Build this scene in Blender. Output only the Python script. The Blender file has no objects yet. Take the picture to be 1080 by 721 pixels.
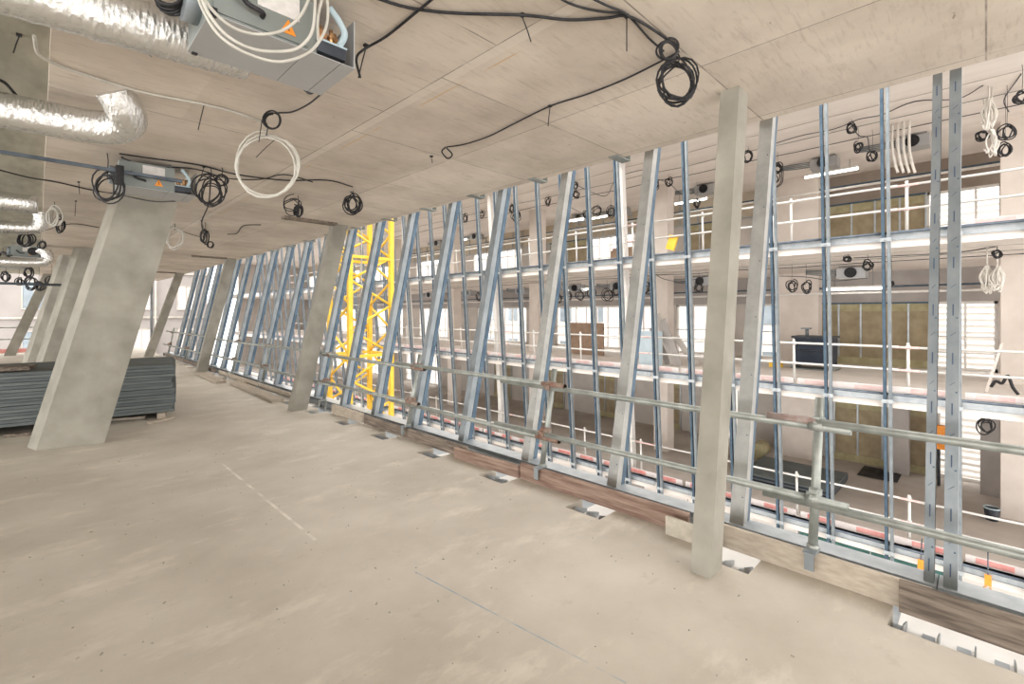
import bpy, math, random
from mathutils import Vector, Matrix
random.seed(7)
R = math.radians
sc = bpy.context.scene
col = sc.collection

# ------------------------------------------------------------------ camera, sky, exposure
EYE = 1.6
FPX, CX, HY = 500.0, 540.0, 330.0          # focal length and horizon in the 1080x721 frame
S2 = math.sqrt(0.5)
cd = bpy.data.cameras.new('camera'); cam = bpy.data.objects.new('camera', cd); col.objects.link(cam)
cam.location = (0, 0, EYE); cam.rotation_euler = (R(90), 0, R(-45))
cd.sensor_width = 36.0; cd.lens = FPX / 1080 * 36.0
cd.shift_y = (HY - 360.5) / 1080.0
cd.clip_start = 0.05; cd.clip_end = 400
sc.camera = cam
world = bpy.data.worlds.new('sky'); sc.world = world; world.use_nodes = True
bg = world.node_tree.nodes['Background']
bg.inputs[0].default_value = (1.0, 0.965, 0.93, 1); bg.inputs[1].default_value = 1.0
sc.view_settings.view_transform = 'Standard'
sc.view_settings.look = 'None'
sc.view_settings.gamma = 1.0
sc.view_settings.use_curve_mapping = False
sc.view_settings.exposure = 2.1
def daylight(name, loc, rot, sx, sy, watts, colr):
    ld = bpy.data.lights.new(name, 'AREA'); ld.shape = 'RECTANGLE'; ld.size = sx; ld.size_y = sy; ld.energy = watts; ld.color = colr
    o = bpy.data.objects.new(name, ld); col.objects.link(o); o.location = loc; o.rotation_euler = rot


# daylight through the open facades on the left and behind the camera
daylight('daylight_left_facade', (-8.9, 10, 1.6), (R(90), 0, R(-90)), 34, 2.9, 260, (1.0, .96, .93))
daylight('daylight_rear_facade', (-2.6, -6.9, 1.6), (R(90), 0, 0), 12, 2.9, 40, (1.0, .96, .93))
sc.cycles.max_bounces = 10
sc.cycles.diffuse_bounces = 7
sc.cycles.sample_clamp_indirect = 8


def pix(px, py, z=None, X=None, Y=None, d=None):
    """a point seen at (px, py) that lies at a known height, X, Y or depth"""
    u = (px - CX) / FPX; v = (HY - py) / FPX
    if z is not None: d = (z - EYE) / v
    elif X is not None: d = X / (S2 * (1 + u))
    elif Y is not None: d = Y / (S2 * (1 - u))
    return Vector((S2 * d * (1 + u), S2 * d * (1 - u), EYE + v * d))


# ------------------------------------------------------------------ materials
def new_mat(name):
    m = bpy.data.materials.new(name); m.use_nodes = True
    nt = m.node_tree
    return m, nt, nt.nodes['Principled BSDF']


class NT:
    def __init__(s, nt): s.nt = nt
    def n(s, t, **kw):
        nd = s.nt.nodes.new(t)
        for k, v in kw.items(): setattr(nd, k, v)
        return nd
    def link(s, a, b): s.nt.links.new(a, b)
    def put(s, sock, v):
        if isinstance(v, bpy.types.NodeSocket): s.link(v, sock)
        else: sock.default_value = v
    def math(s, op, a, b=0.0, c=0.0):
        nd = s.n('ShaderNodeMath', operation=op)
        s.put(nd.inputs[0], a); s.put(nd.inputs[1], b); s.put(nd.inputs[2], c)
        return nd.outputs[0]
    def mix(s, f, a, b):
        nd = s.n('ShaderNodeMix', data_type='RGBA')
        s.put(nd.inputs[0], f); s.put(nd.inputs[6], a); s.put(nd.inputs[7], b)
        return nd.outputs[2]
    def noise(s, vec, scale, detail=4, rough=0.55):
        nd = s.n('ShaderNodeTexNoise'); s.link(vec, nd.inputs['Vector'])
        nd.inputs['Scale'].default_value = scale; nd.inputs['Detail'].default_value = detail
        nd.inputs['Roughness'].default_value = rough
        return nd.outputs['Fac']
    def ramp(s, v, lo, hi):
        nd = s.n('ShaderNodeMapRange'); s.put(nd.inputs[0], v)
        nd.inputs[1].default_value = lo; nd.inputs[2].default_value = hi
        return nd.outputs[0]
    def pos(s, scale=(1, 1, 1)):
        g = s.n('ShaderNodeNewGeometry')
        m = s.n('ShaderNodeMapping'); m.inputs['Scale'].default_value = scale
        s.link(g.outputs['Position'], m.inputs['Vector'])
        return m.outputs[0]
    def bump(s, bsdf, h, strength, dist=0.01):
        b = s.n('ShaderNodeBump'); b.inputs['Strength'].default_value = strength
        b.inputs['Distance'].default_value = dist
        s.link(h, b.inputs['Height']); s.link(b.outputs[0], bsdf.inputs['Normal'])


def c4(c): return (c[0], c[1], c[2], 1.0)


def mottled(name, ca, cb, scale=3.0, rough=0.8, metal=0.0, stretch=(1, 1, 1), bump=0.0, bscale=40, lo=.35, hi=.65, spec=.3):
    m, nt, b = new_mat(name); t = NT(nt)
    p = t.pos(stretch)
    f = t.ramp(t.noise(p, scale), lo, hi)
    t.link(t.mix(f, c4(ca), c4(cb)), b.inputs['Base Color'])
    b.inputs['Roughness'].default_value = rough; b.inputs['Metallic'].default_value = metal
    b.inputs['Specular IOR Level'].default_value = spec
    if bump: t.bump(b, t.noise(p, bscale, 3), bump)
    return m


def make_ceiling_mat():
    m, nt, b = new_mat('board marked ceiling concrete'); t = NT(nt)
    g = t.n('ShaderNodeNewGeometry'); sp = t.n('ShaderNodeSeparateXYZ'); t.link(g.outputs['Position'], sp.inputs[0])
    X, Y = sp.outputs[0], sp.outputs[1]
    sx = t.math('DIVIDE', t.math('SUBTRACT', X, 0.8), 1.06)
    i = t.math('FLOOR', sx); fx = t.math('FRACT', sx)
    off = t.math('MULTIPLY', t.math('LESS_THAN', i, 0.5), 0.73)
    sy = t.math('DIVIDE', t.math('SUBTRACT', Y, off), 1.255)
    j = t.math('FLOOR', sy); fy = t.math('FRACT', sy)
    ex = t.math('MINIMUM', fx, t.math('SUBTRACT', 1.0, fx))
    ey = t.math('MINIMUM', fy, t.math('SUBTRACT', 1.0, fy))
    brk = t.ramp(t.noise(t.pos(), 5.0), .3, .55)
    line = t.math('MAXIMUM', t.math('MULTIPLY', t.math('LESS_THAN', ex, 0.004), t.math('GREATER_THAN', X, 1.4)), t.math('LESS_THAN', ey, 0.0036))
    line = t.math('MULTIPLY', line, t.math('ADD', 0.08, t.math('MULTIPLY', brk, .6)))
    cmb = t.n('ShaderNodeCombineXYZ'); t.link(i, cmb.inputs[0]); t.link(j, cmb.inputs[1])
    wn = t.n('ShaderNodeTexWhiteNoise'); t.link(cmb.outputs[0], wn.inputs['Vector'])
    big = t.ramp(t.noise(t.pos(), 1.1, 5, .6), .32, .68)
    tone = t.math('ADD', t.math('MULTIPLY', big, .7), t.math('MULTIPLY', wn.outputs['Value'], .3))
    c = t.mix(tone, (.455, .395, .337, 1), (.75, .68, .603, 1))
    grain = t.ramp(t.noise(t.pos((3.0, 22, 3)), 1.5, 6, .72), .53, .74)
    c = t.mix(t.math('MULTIPLY', grain, .45), c, (.30, .235, .18, 1))
    spk = t.ramp(t.noise(t.pos((6, 15, 6)), 1.3, 3, .6), .72, .78)
    c = t.mix(t.math('MULTIPLY', spk, .75), c, (.17, .105, .06, 1))
    rust = t.ramp(t.noise(t.pos((1.5, 9, 3)), .9, 5, .65), .66, .8)
    c = t.mix(t.math('MULTIPLY', rust, .5), c, (.50, .30, .12, 1))
    ol = t.math('LESS_THAN', t.math('ABSOLUTE', t.math('SUBTRACT', X, 2.0)), .006)
    ol = t.math('MULTIPLY', ol, t.ramp(t.noise(t.pos((1, 1, 1)), 1.7, 2), .47, .55))
    c = t.mix(t.math('MULTIPLY', ol, .6), c, (.60, .36, .12, 1))
    ps = t.math('LESS_THAN', t.math('ABSOLUTE', t.math('SUBTRACT', X, 1.9)), .035)
    c = t.mix(t.math('MULTIPLY', ps, .3), c, (.80, .75, .68, 1))
    st = t.ramp(t.noise(t.pos((2.2, 9, 3)), .8, 7, .75), .56, .78)
    c = t.mix(t.math('MULTIPLY', st, .45), c, (.27, .22, .18, 1))
    c = t.mix(line, c, (.13, .105, .085, 1))
    t.link(c, b.inputs['Base Color'])
    b.inputs['Roughness'].default_value = .75; b.inputs['Specular IOR Level'].default_value = .25
    t.bump(b, t.noise(t.pos((8, 30, 8)), 2, 4), .12, .004)
    return m


def make_floor_mat():
    m, nt, b = new_mat('dusty beige screed'); t = NT(nt)
    g = t.n('ShaderNodeNewGeometry'); sp = t.n('ShaderNodeSeparateXYZ'); t.link(g.outputs['Position'], sp.inputs[0])
    X, Y = sp.outputs[0], sp.outputs[1]
    p = t.pos()
    a = t.ramp(t.noise(p, .9, 6, .6), .32, .68)
    c = t.mix(a, (.44, .40, .34, 1), (.60, .56, .495, 1))
    pale = t.ramp(t.noise(t.pos((.7, 1.4, 1)), 1.5, 7, .68), .54, .74)
    c = t.mix(t.math('MULTIPLY', pale, .8), c, (.74, .69, .61, 1))
    dk = t.ramp(t.noise(p, 4.5, 7, .72), .60, .76)
    c = t.mix(t.math('MULTIPLY', dk, .4), c, (.31, .265, .215, 1))
    spk = t.ramp(t.noise(p, 30, 2, .5), .73, .78)
    c = t.mix(t.math('MULTIPLY', spk, .55), c, (.2, .17, .14, 1))
    def seg(x0, w, y0, y1, colr, k, sl=0.0):
        nonlocal c
        xx = t.math('SUBTRACT', t.math('SUBTRACT', X, x0), t.math('MULTIPLY', t.math('SUBTRACT', Y, y0), sl))
        f = t.math('LESS_THAN', t.math('ABSOLUTE', xx), w)
        f = t.math('MULTIPLY', f, t.math('GREATER_THAN', Y, y0)); f = t.math('MULTIPLY', f, t.math('LESS_THAN', Y, y1))
        f = t.math('MULTIPLY', f, t.math('MULTIPLY', t.ramp(t.noise(p, 7, 4), .35, .6), k))
        c = t.mix(f, c, colr)
    seg(1.385, .012, 3.35, 5.75, (.8, .76, .70, 1), .75)
    seg(1.80, .005, 1.1, 2.5, (.20, .30, .40, 1), .75, -.107)
    t.link(c, b.inputs['Base Color'])
    b.inputs['Roughness'].default_value = .7; b.inputs['Specular IOR Level'].default_value = .3
    t.bump(b, t.noise(p, 18, 5), .12, .004)
    return m


M = {}
M['ceiling'] = make_ceiling_mat()
M['floor'] = make_floor_mat()
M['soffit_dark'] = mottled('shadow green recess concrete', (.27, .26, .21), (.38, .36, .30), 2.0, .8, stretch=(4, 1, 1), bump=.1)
M['slab'] = mottled('grey slab concrete', (.40, .37, .33), (.52, .49, .44), 1.6, .85)
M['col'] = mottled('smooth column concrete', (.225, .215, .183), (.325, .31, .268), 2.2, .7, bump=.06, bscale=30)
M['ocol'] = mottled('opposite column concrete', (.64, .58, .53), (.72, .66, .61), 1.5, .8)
M['osoff'] = mottled('opposite soffit concrete', (.77, .72, .68), (.86, .81, .77), .7, .8, stretch=(3, .6, 1))
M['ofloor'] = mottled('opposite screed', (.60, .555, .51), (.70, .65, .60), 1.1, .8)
M['ofloor_shade'] = mottled('shaded grey opposite screed', (.42, .375, .335), (.51, .465, .42), 1.1, .8)  # grey screed darkened, the lower floor's shade put into its colour
M['otan'] = mottled('tan insulation board', (.46, .40, .31), (.54, .48, .39), 1.5, .9)
mm, nn_, bb = new_mat('added glow tube'); bb.inputs['Base Color'].default_value = (1, 1, .97, 1); bb.inputs['Emission Color'].default_value = (1, .98, .92, 1); bb.inputs['Emission Strength'].default_value = 2.2  # glow added to metal channels to light the opposite wing
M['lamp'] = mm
M['odark'] = mottled('grey lintel plaster', (.34, .315, .30), (.42, .39, .37), 1.1, .8)
M['owall'] = mottled('grey block wall', (.46, .43, .40), (.56, .52, .48), 1.1, .8)
M['galv'] = mottled('galvanised steel', (.185, .212, .23), (.26, .288, .305), 7, .5, .4, stretch=(1, 1, .6), bump=.03, bscale=20)
M['galv_g'] = mottled('dull grey galvanised steel', (.27, .275, .265), (.35, .35, .335), 7, .5, .3)
M['railred'] = mottled('worn red paint on tube', (.27, .19, .17), (.34, .29, .27), 22, .6, .3)
M['farwall'] = mottled('pale grey pink far wall', (.30, .275, .265), (.35, .325, .31), .4, .9)
M['galv_d'] = mottled('blue grey galvanised steel', (.05, .085, .125), (.09, .135, .18), 6, .5, .35)
M['galv_l'] = mottled('bright galvanised steel', (.36, .395, .42), (.46, .49, .51), 7, .4, .5)
M['tube'] = mottled('worn scaffold tube', (.25, .27, .25), (.37, .39, .37), 9, .48, .55, bump=.04)
M['rust'] = mottled('rusty coupler steel', (.22, .12, .09), (.30, .25, .21), 14, .7, .4, bump=.1)
M['dtube'] = mottled('dark steel tube', (.09, .11, .14), (.15, .18, .21), 6, .5, .5)
M['foil'] = None
M['wood_l'] = mottled('pale plank', (.36, .31, .25), (.46, .405, .335), 5, .8, stretch=(4, 2, 8), bump=.1)
M['wood_r'] = mottled('red brown plank', (.17, .105, .08), (.31, .225, .18), 3, .8, stretch=(6, 1, 14), bump=.1)
M['wood_g'] = mottled('weathered grey plank', (.10, .08, .065), (.26, .215, .175), 2.6, .85, stretch=(8, 1.3, 16), bump=.2)
M['chip'] = mottled('chipboard', (.40, .37, .31), (.52, .48, .41), 18, .8)
M['unit'] = mottled('unit grey sheet metal', (.40, .41, .42), (.45, .46, .47), 2, .45, .25)
M['unit_d'] = mottled('unit green grey sheet metal', (.21, .235, .225), (.27, .295, .285), 2, .45, .3)
M['black'] = mottled('black rubber', (.012, .012, .014), (.03, .03, .033), 20, .5)
M['dark'] = mottled('dark plastic', (.035, .04, .05), (.06, .07, .085), 8, .5)
M['white'] = mottled('white plastic', (.66, .63, .58), (.76, .73, .68), 8, .45)
M['wcable'] = mottled('off white cable', (.47, .455, .41), (.57, .555, .51), 8, .4)
M['label'] = mottled('paper label', (.62, .60, .58), (.72, .70, .68), 30, .7)
M['hose'] = mottled('pale blue hose', (.40, .52, .58), (.50, .62, .68), 8, .4)
M['orange'] = mottled('orange plastic', (.80, .26, .03), (.88, .34, .05), 8, .5)
M['wire_y'] = mottled('yellow green wire', (.55, .42, .05), (.30, .36, .06), 20, .5)
M['copper'] = mottled('copper', (.50, .28, .14), (.60, .36, .18), 20, .35, .8)
M['yellow'] = mottled('crane yellow paint', (.84, .52, .05), (.92, .62, .09), 3, .5)
M['board'] = mottled('blue grey board', (.115, .135, .138), (.155, .175, .175), 3, .75, stretch=(1, 1, 6))
M['board_d'] = mottled('dark board', (.09, .105, .11), (.125, .145, .148), 3, .75, stretch=(1, 1, 6))
M['wool'] = mottled('olive mineral wool', (.27, .22, .14), (.36, .30, .20), 3, .95, bump=.3)
M['wool_y'] = mottled('yellow green mineral wool', (.33, .295, .17), (.41, .37, .235), 5, .95, bump=.3)
M['wpaint'] = mottled('white painted metal', (.70, .68, .65), (.78, .76, .73), 5, .45, .1)
M['toe_w'] = mottled('pinkish white toe board', (.66, .60, .58), (.76, .70, .68), 3, .7)
M['obrown'] = mottled('brown lintel board', (.25, .205, .17), (.32, .27, .23), 1.2, .8)
M['toe_p'] = mottled('faded pink paint', (.66, .46, .44), (.74, .58, .55), 6, .7)
M['toe_r'] = mottled('faded red paint', (.62, .22, .20), (.70, .36, .33), 6, .7)
M['teal'] = mottled('teal hoarding', (.04, .12, .11), (.07, .18, .16), 3, .6)
M['navy'] = mottled('navy painted steel', (.018, .026, .045), (.03, .04, .06), 3, .5)
M['brownboard'] = mottled('brown fibreboard', (.30, .21, .15), (.36, .26, .19), 4, .8)
M['bluefoam'] = mottled('pale blue foam board', (.50, .60, .66), (.58, .68, .74), 4, .7)
M['facade'] = mottled('white render', (.70, .67, .64), (.78, .75, .72), .5, .85)
M['glass_d'] = mottled('window glass', (.25, .30, .34), (.33, .38, .42), 1, .15, .3)
M['ground'] = mottled('courtyard ground', (.33, .31, .28), (.42, .40, .36), 1, .9)
M['print'] = mottled('blue ink', (.05, .08, .13), (.07, .10, .16), 9, .7)


def make_foil():
    m, nt, b = new_mat('crinkled aluminium foil'); t = NT(nt)
    b.inputs['Base Color'].default_value = (.78, .785, .775, 1)
    b.inputs['Metallic'].default_value = .92; b.inputs['Roughness'].default_value = .24
    p = t.pos((1, 1, 1))
    a = t.noise(p, 22, 6, .7)
    w = t.n('ShaderNodeTexVoronoi'); t.link(t.pos((3, 1, 1)), w.inputs['Vector']); w.inputs['Scale'].default_value = 20
    t.bump(b, t.math('ADD', a, t.math('MULTIPLY', w.outputs['Distance'], .7)), .55, .02)
    return m


M['foil'] = make_foil()

# ------------------------------------------------------------------ mesh and object helpers
ROOTLOC = {}


class MB:
    def __init__(s): s.v = []; s.f = []; s.sm = []
    def add(s, vs, fs, smooth=False):
        o = len(s.v); s.v += [Vector(q) for q in vs]
        s.f += [[o + i for i in f] for f in fs]; s.sm += [smooth] * len(fs)
        return s
    def box(s, a, b):
        x0, x1 = sorted((a[0], b[0])); y0, y1 = sorted((a[1], b[1])); z0, z1 = sorted((a[2], b[2]))
        return s.add([(x0, y0, z0), (x1, y0, z0), (x1, y1, z0), (x0, y1, z0), (x0, y0, z1), (x1, y0, z1), (x1, y1, z1), (x0, y1, z1)],
                     [(3, 2, 1, 0), (4, 5, 6, 7), (0, 1, 5, 4), (1, 2, 6, 5), (2, 3, 7, 6), (3, 0, 4, 7)])
    def quadprism(s, bot, top):
        """hexahedron from four bottom corners and four top corners (same order)"""
        return s.add(list(bot) + list(top), [(3, 2, 1, 0), (4, 5, 6, 7), (0, 1, 5, 4), (1, 2, 6, 5), (2, 3, 7, 6), (3, 0, 4, 7)])
    def obox(s, c, size, rot):
        """oriented box: rot is a 3x3 matrix"""
        h = [q / 2 for q in size]
        vs = [Vector(c) + rot @ Vector((sx * h[0], sy * h[1], sz * h[2])) for sz in (-1, 1) for sx, sy in ((-1, -1), (1, -1), (1, 1), (-1, 1))]
        return s.quadprism(vs[:4], vs[4:])
    def lean(s, p0, p1, x0, x1, y0, y1):
        """post from p0 to p1 with a horizontal rectangular section"""
        p0, p1 = Vector(p0), Vector(p1)
        q = [(x0, y0), (x1, y0), (x1, y1), (x0, y1)]
        return s.quadprism([p0 + Vector((a, b, 0)) for a, b in q], [p1 + Vector((a, b, 0)) for a, b in q])
    def bar(s, p0, p1, w, h, up=(0, 0, 1)):
        p0, p1 = Vector(p0), Vector(p1); d = (p1 - p0).normalized(); up = Vector(up)
        if abs(d.dot(up)) > .98: up = Vector((1, 0, 0))
        a = d.cross(up).normalized(); b = a.cross(d)
        q = [a * (i * w / 2) + b * (j * h / 2) for i, j in ((-1, -1), (1, -1), (1, 1), (-1, 1))]
        return s.quadprism([p0 + k for k in q], [p1 + k for k in q])
    def tube(s, pts, r, seg=8, closed=False, caps=True, radii=None):
        pts = [Vector(p) for p in pts]; n = len(pts); vs = []; fs = []
        prev = None
        for i, p in enumerate(pts):
            if closed: t = pts[(i + 1) % n] - pts[i - 1]
            else: t = pts[min(i + 1, n - 1)] - pts[max(i - 1, 0)]
            if t.length < 1e-9: t = Vector((0, 0, 1))
            t.normalize()
            if prev is None:
                a = t.cross(Vector((0, 0, 1)))
                if a.length < 1e-3: a = t.cross(Vector((1, 0, 0)))
            else: a = prev - t * prev.dot(t)
            if a.length < 1e-6: a = t.orthogonal()
            a.normalize(); prev = a; b = t.cross(a)
            rr = radii[i] if radii else r
            for k in range(seg):
                w = 2 * math.pi * k / seg
                vs.append(p + (a * math.cos(w) + b * math.sin(w)) * rr)
        for i in range(n if closed else n - 1):
            j = (i + 1) % n
            for k in range(seg):
                l = (k + 1) % seg
                fs.append((i * seg + k, i * seg + l, j * seg + l, j * seg + k))
        s.add(vs, fs, True)
        if caps and not closed:
            o = len(s.v) - len(vs)
            s.f.append([o + k for k in range(seg)][::-1]); s.sm.append(False)
            s.f.append([o + (n - 1) * seg + k for k in range(seg)]); s.sm.append(False)
        return s
    def cyl(s, p0, p1, r, seg=14, r2=None):
        return s.tube([p0, p1], r, seg, radii=[r, r2 if r2 is not None else r])
    def sphere(s, c, r, seg=10, rings=6, sc_=(1, 1, 1)):
        c = Vector(c); vs = [c + Vector((0, 0, r * sc_[2]))]; fs = []
        for i in range(1, rings):
            a = math.pi * i / rings
            for k in range(seg):
                w = 2 * math.pi * k / seg
                vs.append(c + Vector((r * sc_[0] * math.sin(a) * math.cos(w), r * sc_[1] * math.sin(a) * math.sin(w), r * sc_[2] * math.cos(a))))
        vs.append(c - Vector((0, 0, r * sc_[2]))); L = len(vs) - 1
        for k in range(seg): fs.append((0, 1 + k, 1 + (k + 1) % seg))
        for i in range(rings - 2):
            for k in range(seg):
                a = 1 + i * seg + k; b = 1 + i * seg + (k + 1) % seg
                fs.append((a, a + seg, b + seg, b))
        o = 1 + (rings - 2) * seg
        for k in range(seg): fs.append((o + k, L, o + (k + 1) % seg))
        return s.add(vs, fs, True)
    def build(s, name, mat, parent=None, loc=None):
        if parent is not None: off = ROOTLOC[parent.as_pointer()]
        elif loc is not None: off = Vector(loc)
        else:
            xs = [q.x for q in s.v]; ys = [q.y for q in s.v]; zs = [q.z for q in s.v]
            off = Vector(((min(xs) + max(xs)) / 2, (min(ys) + max(ys)) / 2, min(zs)))
        me = bpy.data.meshes.new(name)
        me.from_pydata([tuple(q - off) for q in s.v], [], s.f)
        for p, sm in zip(me.polygons, s.sm): p.use_smooth = sm
        me.materials.append(M[mat] if isinstance(mat, str) else mat)
        me.update()
        o = bpy.data.objects.new(name, me); col.objects.link(o)
        if parent is not None: o.parent = parent
        else: o.location = off
        ROOTLOC[o.as_pointer()] = off
        return o


def tag(o, label=None, cat=None, group=None, kind=None):
    if label: o['label'] = label
    if cat: o['category'] = cat
    if group: o['group'] = group
    if kind: o['kind'] = kind
    return o


def thing(name, label, cat, loc, group=None):
    o = bpy.data.objects.new(name, None); o.empty_display_size = .1
    col.objects.link(o); o.location = loc
    ROOTLOC[o.as_pointer()] = Vector(loc)
    return tag(o, label, cat, group, 'thing')


def struct(mb, name, mat, parent=None):
    o = mb.build(name, mat, parent)
    if parent is None: o['kind'] = 'structure'
    return o


ORD = ('first second third fourth fifth sixth seventh eighth ninth tenth eleventh twelfth thirteenth fourteenth fifteenth sixteenth '
       'seventeenth eighteenth nineteenth twentieth twenty-first twenty-second twenty-third twenty-fourth twenty-fifth twenty-sixth '
       'twenty-seventh twenty-eighth twenty-ninth thirtieth thirty-first thirty-second thirty-third thirty-fourth thirty-fifth '
       'thirty-sixth thirty-seventh thirty-eighth thirty-ninth fortieth').split()


def smooth_path(pts, n=6):
    """Catmull-Rom through the points"""
    pts = [Vector(p) for p in pts]
    if len(pts) < 3: return pts
    out = []
    q = [pts[0] * 2 - pts[1]] + pts + [pts[-1] * 2 - pts[-2]]
    for i in range(1, len(q) - 2):
        for k in range(n):
            t = k / n; a, b, c, d = q[i - 1], q[i], q[i + 1], q[i + 2]
            out.append(.5 * ((2 * b) + (c - a) * t + (2 * a - 5 * b + 4 * c - d) * t * t + (3 * b - a - 3 * c + d) * t ** 3))
    out.append(pts[-1])
    return out


# ------------------------------------------------------------------ setting: this floor
H = 3.134
FX = 3.32            # edge of this floor slab
CEX = 4.08           # edge of the ceiling slab
Y1 = 28.0            # far end of this floor
XL = -9.0
STEP = 1.09          # stud spacing
SY = [1.27 + STEP * k for k in range(-1, 20)]
f = MB()
f.box((XL, -7, -.3), (3.08, Y1, 0))
edges = []
y = -7.0
notch = [(-.16, .36)] + [(s - .24, s + .1) for s in SY[1:]]
for a, b in notch:
    f.box((3.08, y, -.3), (FX, a, 0)); y = b
f.box((3.08, y, -.3), (FX, Y1, 0))
struct(f, 'floor', 'floor')
f = MB(); f.box((.05, -7, H), (CEX, Y1, H + .33)); struct(f, 'ceiling', 'ceiling')
f = MB(); f.box((XL, -7, H + .07), (.05, Y1, H + .33)); struct(f, 'ceiling_recess', 'soffit_dark')  # shade of the recess put into a darker concrete tone
# storeys of this building above, seen only as what shades the courtyard
f = MB(); f.box((XL, -7, 6.5), (4.8, Y1, 6.85)); f.box((-3, -6, H + .33), (-2.7, Y1, 6.5)); struct(f, 'ceiling_above', 'slab')
f = MB(); f.box((XL, -7, -3.75), (2.6, Y1, -3.45)); struct(f, 'floor_below', 'slab')

# ------------------------------------------------------------------ concrete columns on this floor
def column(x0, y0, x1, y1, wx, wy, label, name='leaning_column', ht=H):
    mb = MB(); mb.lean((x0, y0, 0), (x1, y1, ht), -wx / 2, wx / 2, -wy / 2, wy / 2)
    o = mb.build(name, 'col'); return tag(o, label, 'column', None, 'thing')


column(2.945, 1.235, 3.43, 1.24, .17, .125, 'square grey concrete column standing nearest beside the scaffold rail')
column(3.03, 8.05, 3.73, 8.02, .25, .18, 'second leaning concrete column along the stud facade, left of the yellow crane')
column(3.14, 15.1, 3.85, 15.1, .25, .2, 'third leaning concrete column along the stud facade, before the bright far end')
column(2.85, 21.6, 3.85, 21.9, .26, .24, 'thin leaning concrete column against the bright far end, right of the board stack')
# broad slab-like columns
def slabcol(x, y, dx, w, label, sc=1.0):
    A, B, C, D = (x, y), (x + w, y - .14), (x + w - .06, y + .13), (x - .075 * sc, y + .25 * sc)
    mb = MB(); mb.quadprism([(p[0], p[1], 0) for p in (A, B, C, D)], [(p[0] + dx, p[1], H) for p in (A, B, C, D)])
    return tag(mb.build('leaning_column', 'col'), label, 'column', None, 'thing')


slabcol(-.016, 7.82, .765, .595, 'broad leaning concrete column in front of the grey board stack')
slabcol(-.05, 14.9, .75, .62, 'broad leaning concrete column rising just behind the grey board stack', 1.4)
slabcol(-.28, 17.2, .75, .35, 'narrow leaning concrete column close behind the second broad column', 1.2)
column(-.75, 26.0, .30, 26.0, .32, .26, 'thin pale leaning column at the far end behind the broad columns')
column(-2.1, 22.0, -1.2, 22.0, .7, .26, 'dim leaning column at the far left end below the cables')

# small timber infill strips left in the ceiling beside the columns
for (x0, x1, y0, t, lab) in ((2.75, 3.6, 7.95, .16, 'flat grey timber strip under the ceiling at the second facade column'),
                             (2.9, 3.7, 15.0, .16, 'flat grey timber strip under the ceiling at the third facade column'),
                             (2.7, 3.7, 21.8, .18, 'flat grey timber strip under the ceiling at the thin far column')):
    mb = MB(); mb.box((x0, y0 - t, H - .035), (x1, y0 + .02, H)); tag(mb.build('timber_strip', 'wood_g'), lab, 'timber')

# ------------------------------------------------------------------ facade studs, track and brackets
TX = 3.68            # inner face of the bottom track
LEAN = .213
def stud(y, label, w=.1, marks=False, depth=.15, mat='galv'):
    x0 = TX + .01; zt = H + .9; zb = .02
    dx = LEAN * (zt - zb)
    root = thing('facade_stud', label, 'metal stud', (x0, y, zb))
    def L(mb, xa, xb, ya, yb): mb.lean((x0, y, zb), (x0 + dx, y, zt), xa, xb, ya, yb)
    g = .004
    a = MB()   # inner channel: flange towards the room, web, lips
    L(a, 0, g, 0, w); L(a, g, depth * .52, 0, g); L(a, depth * .52 - g, depth * .52, g, w)
    L(a, g, .02, w - g, w); L(a, depth * .52 - .02, depth * .52 - g, w - g, w)
    n0 = len(a.f)
    if marks:
        for k in range(22):
            z = zb + .1 + k * .15; q = Vector((x0 + LEAN * (z - zb) - .001, y + w * .5, z))
            if k % 2: a.bar(q + Vector((0, w * .22, -.012)), q + Vector((0, -w * .22, .012)), .002, .006, (1, 0, 0))
            else: a.bar(q + Vector((-.0066, 0, -.035)), q + Vector((.0066, 0, .035)), .003, .006, (0, 1, 0))
    ch = a.build('inner_channel', mat, root)
    if marks:
        ch.data.materials.append(M['print'])
        for p in ch.data.polygons[n0:]: p.material_index = 1
    b = MB()
    L(b, depth * .60, depth * .60 + g, 0.006, w); L(b, depth * .60 + g, depth - g, 0.006, .006 + g); L(b, depth - g, depth, .006, w)
    L(b, depth * .60 + g, depth * .60 + .015, w - g, w)
    b.build('outer_channel', 'galv_d', root)
    c = MB()
    L(c, depth * .52, depth * .60, .03, .034)
    for k in range(7):
        z = zb + .2 + k * .45; q = Vector((x0 + LEAN * (z - zb), y, z))
        c.cyl(q + Vector((-.004, w * .2, 0)), q + Vector((.001, w * .2, 0)), .005, 6)
    c.build('screw_strip', 'galv_d', root)
    return root


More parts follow.
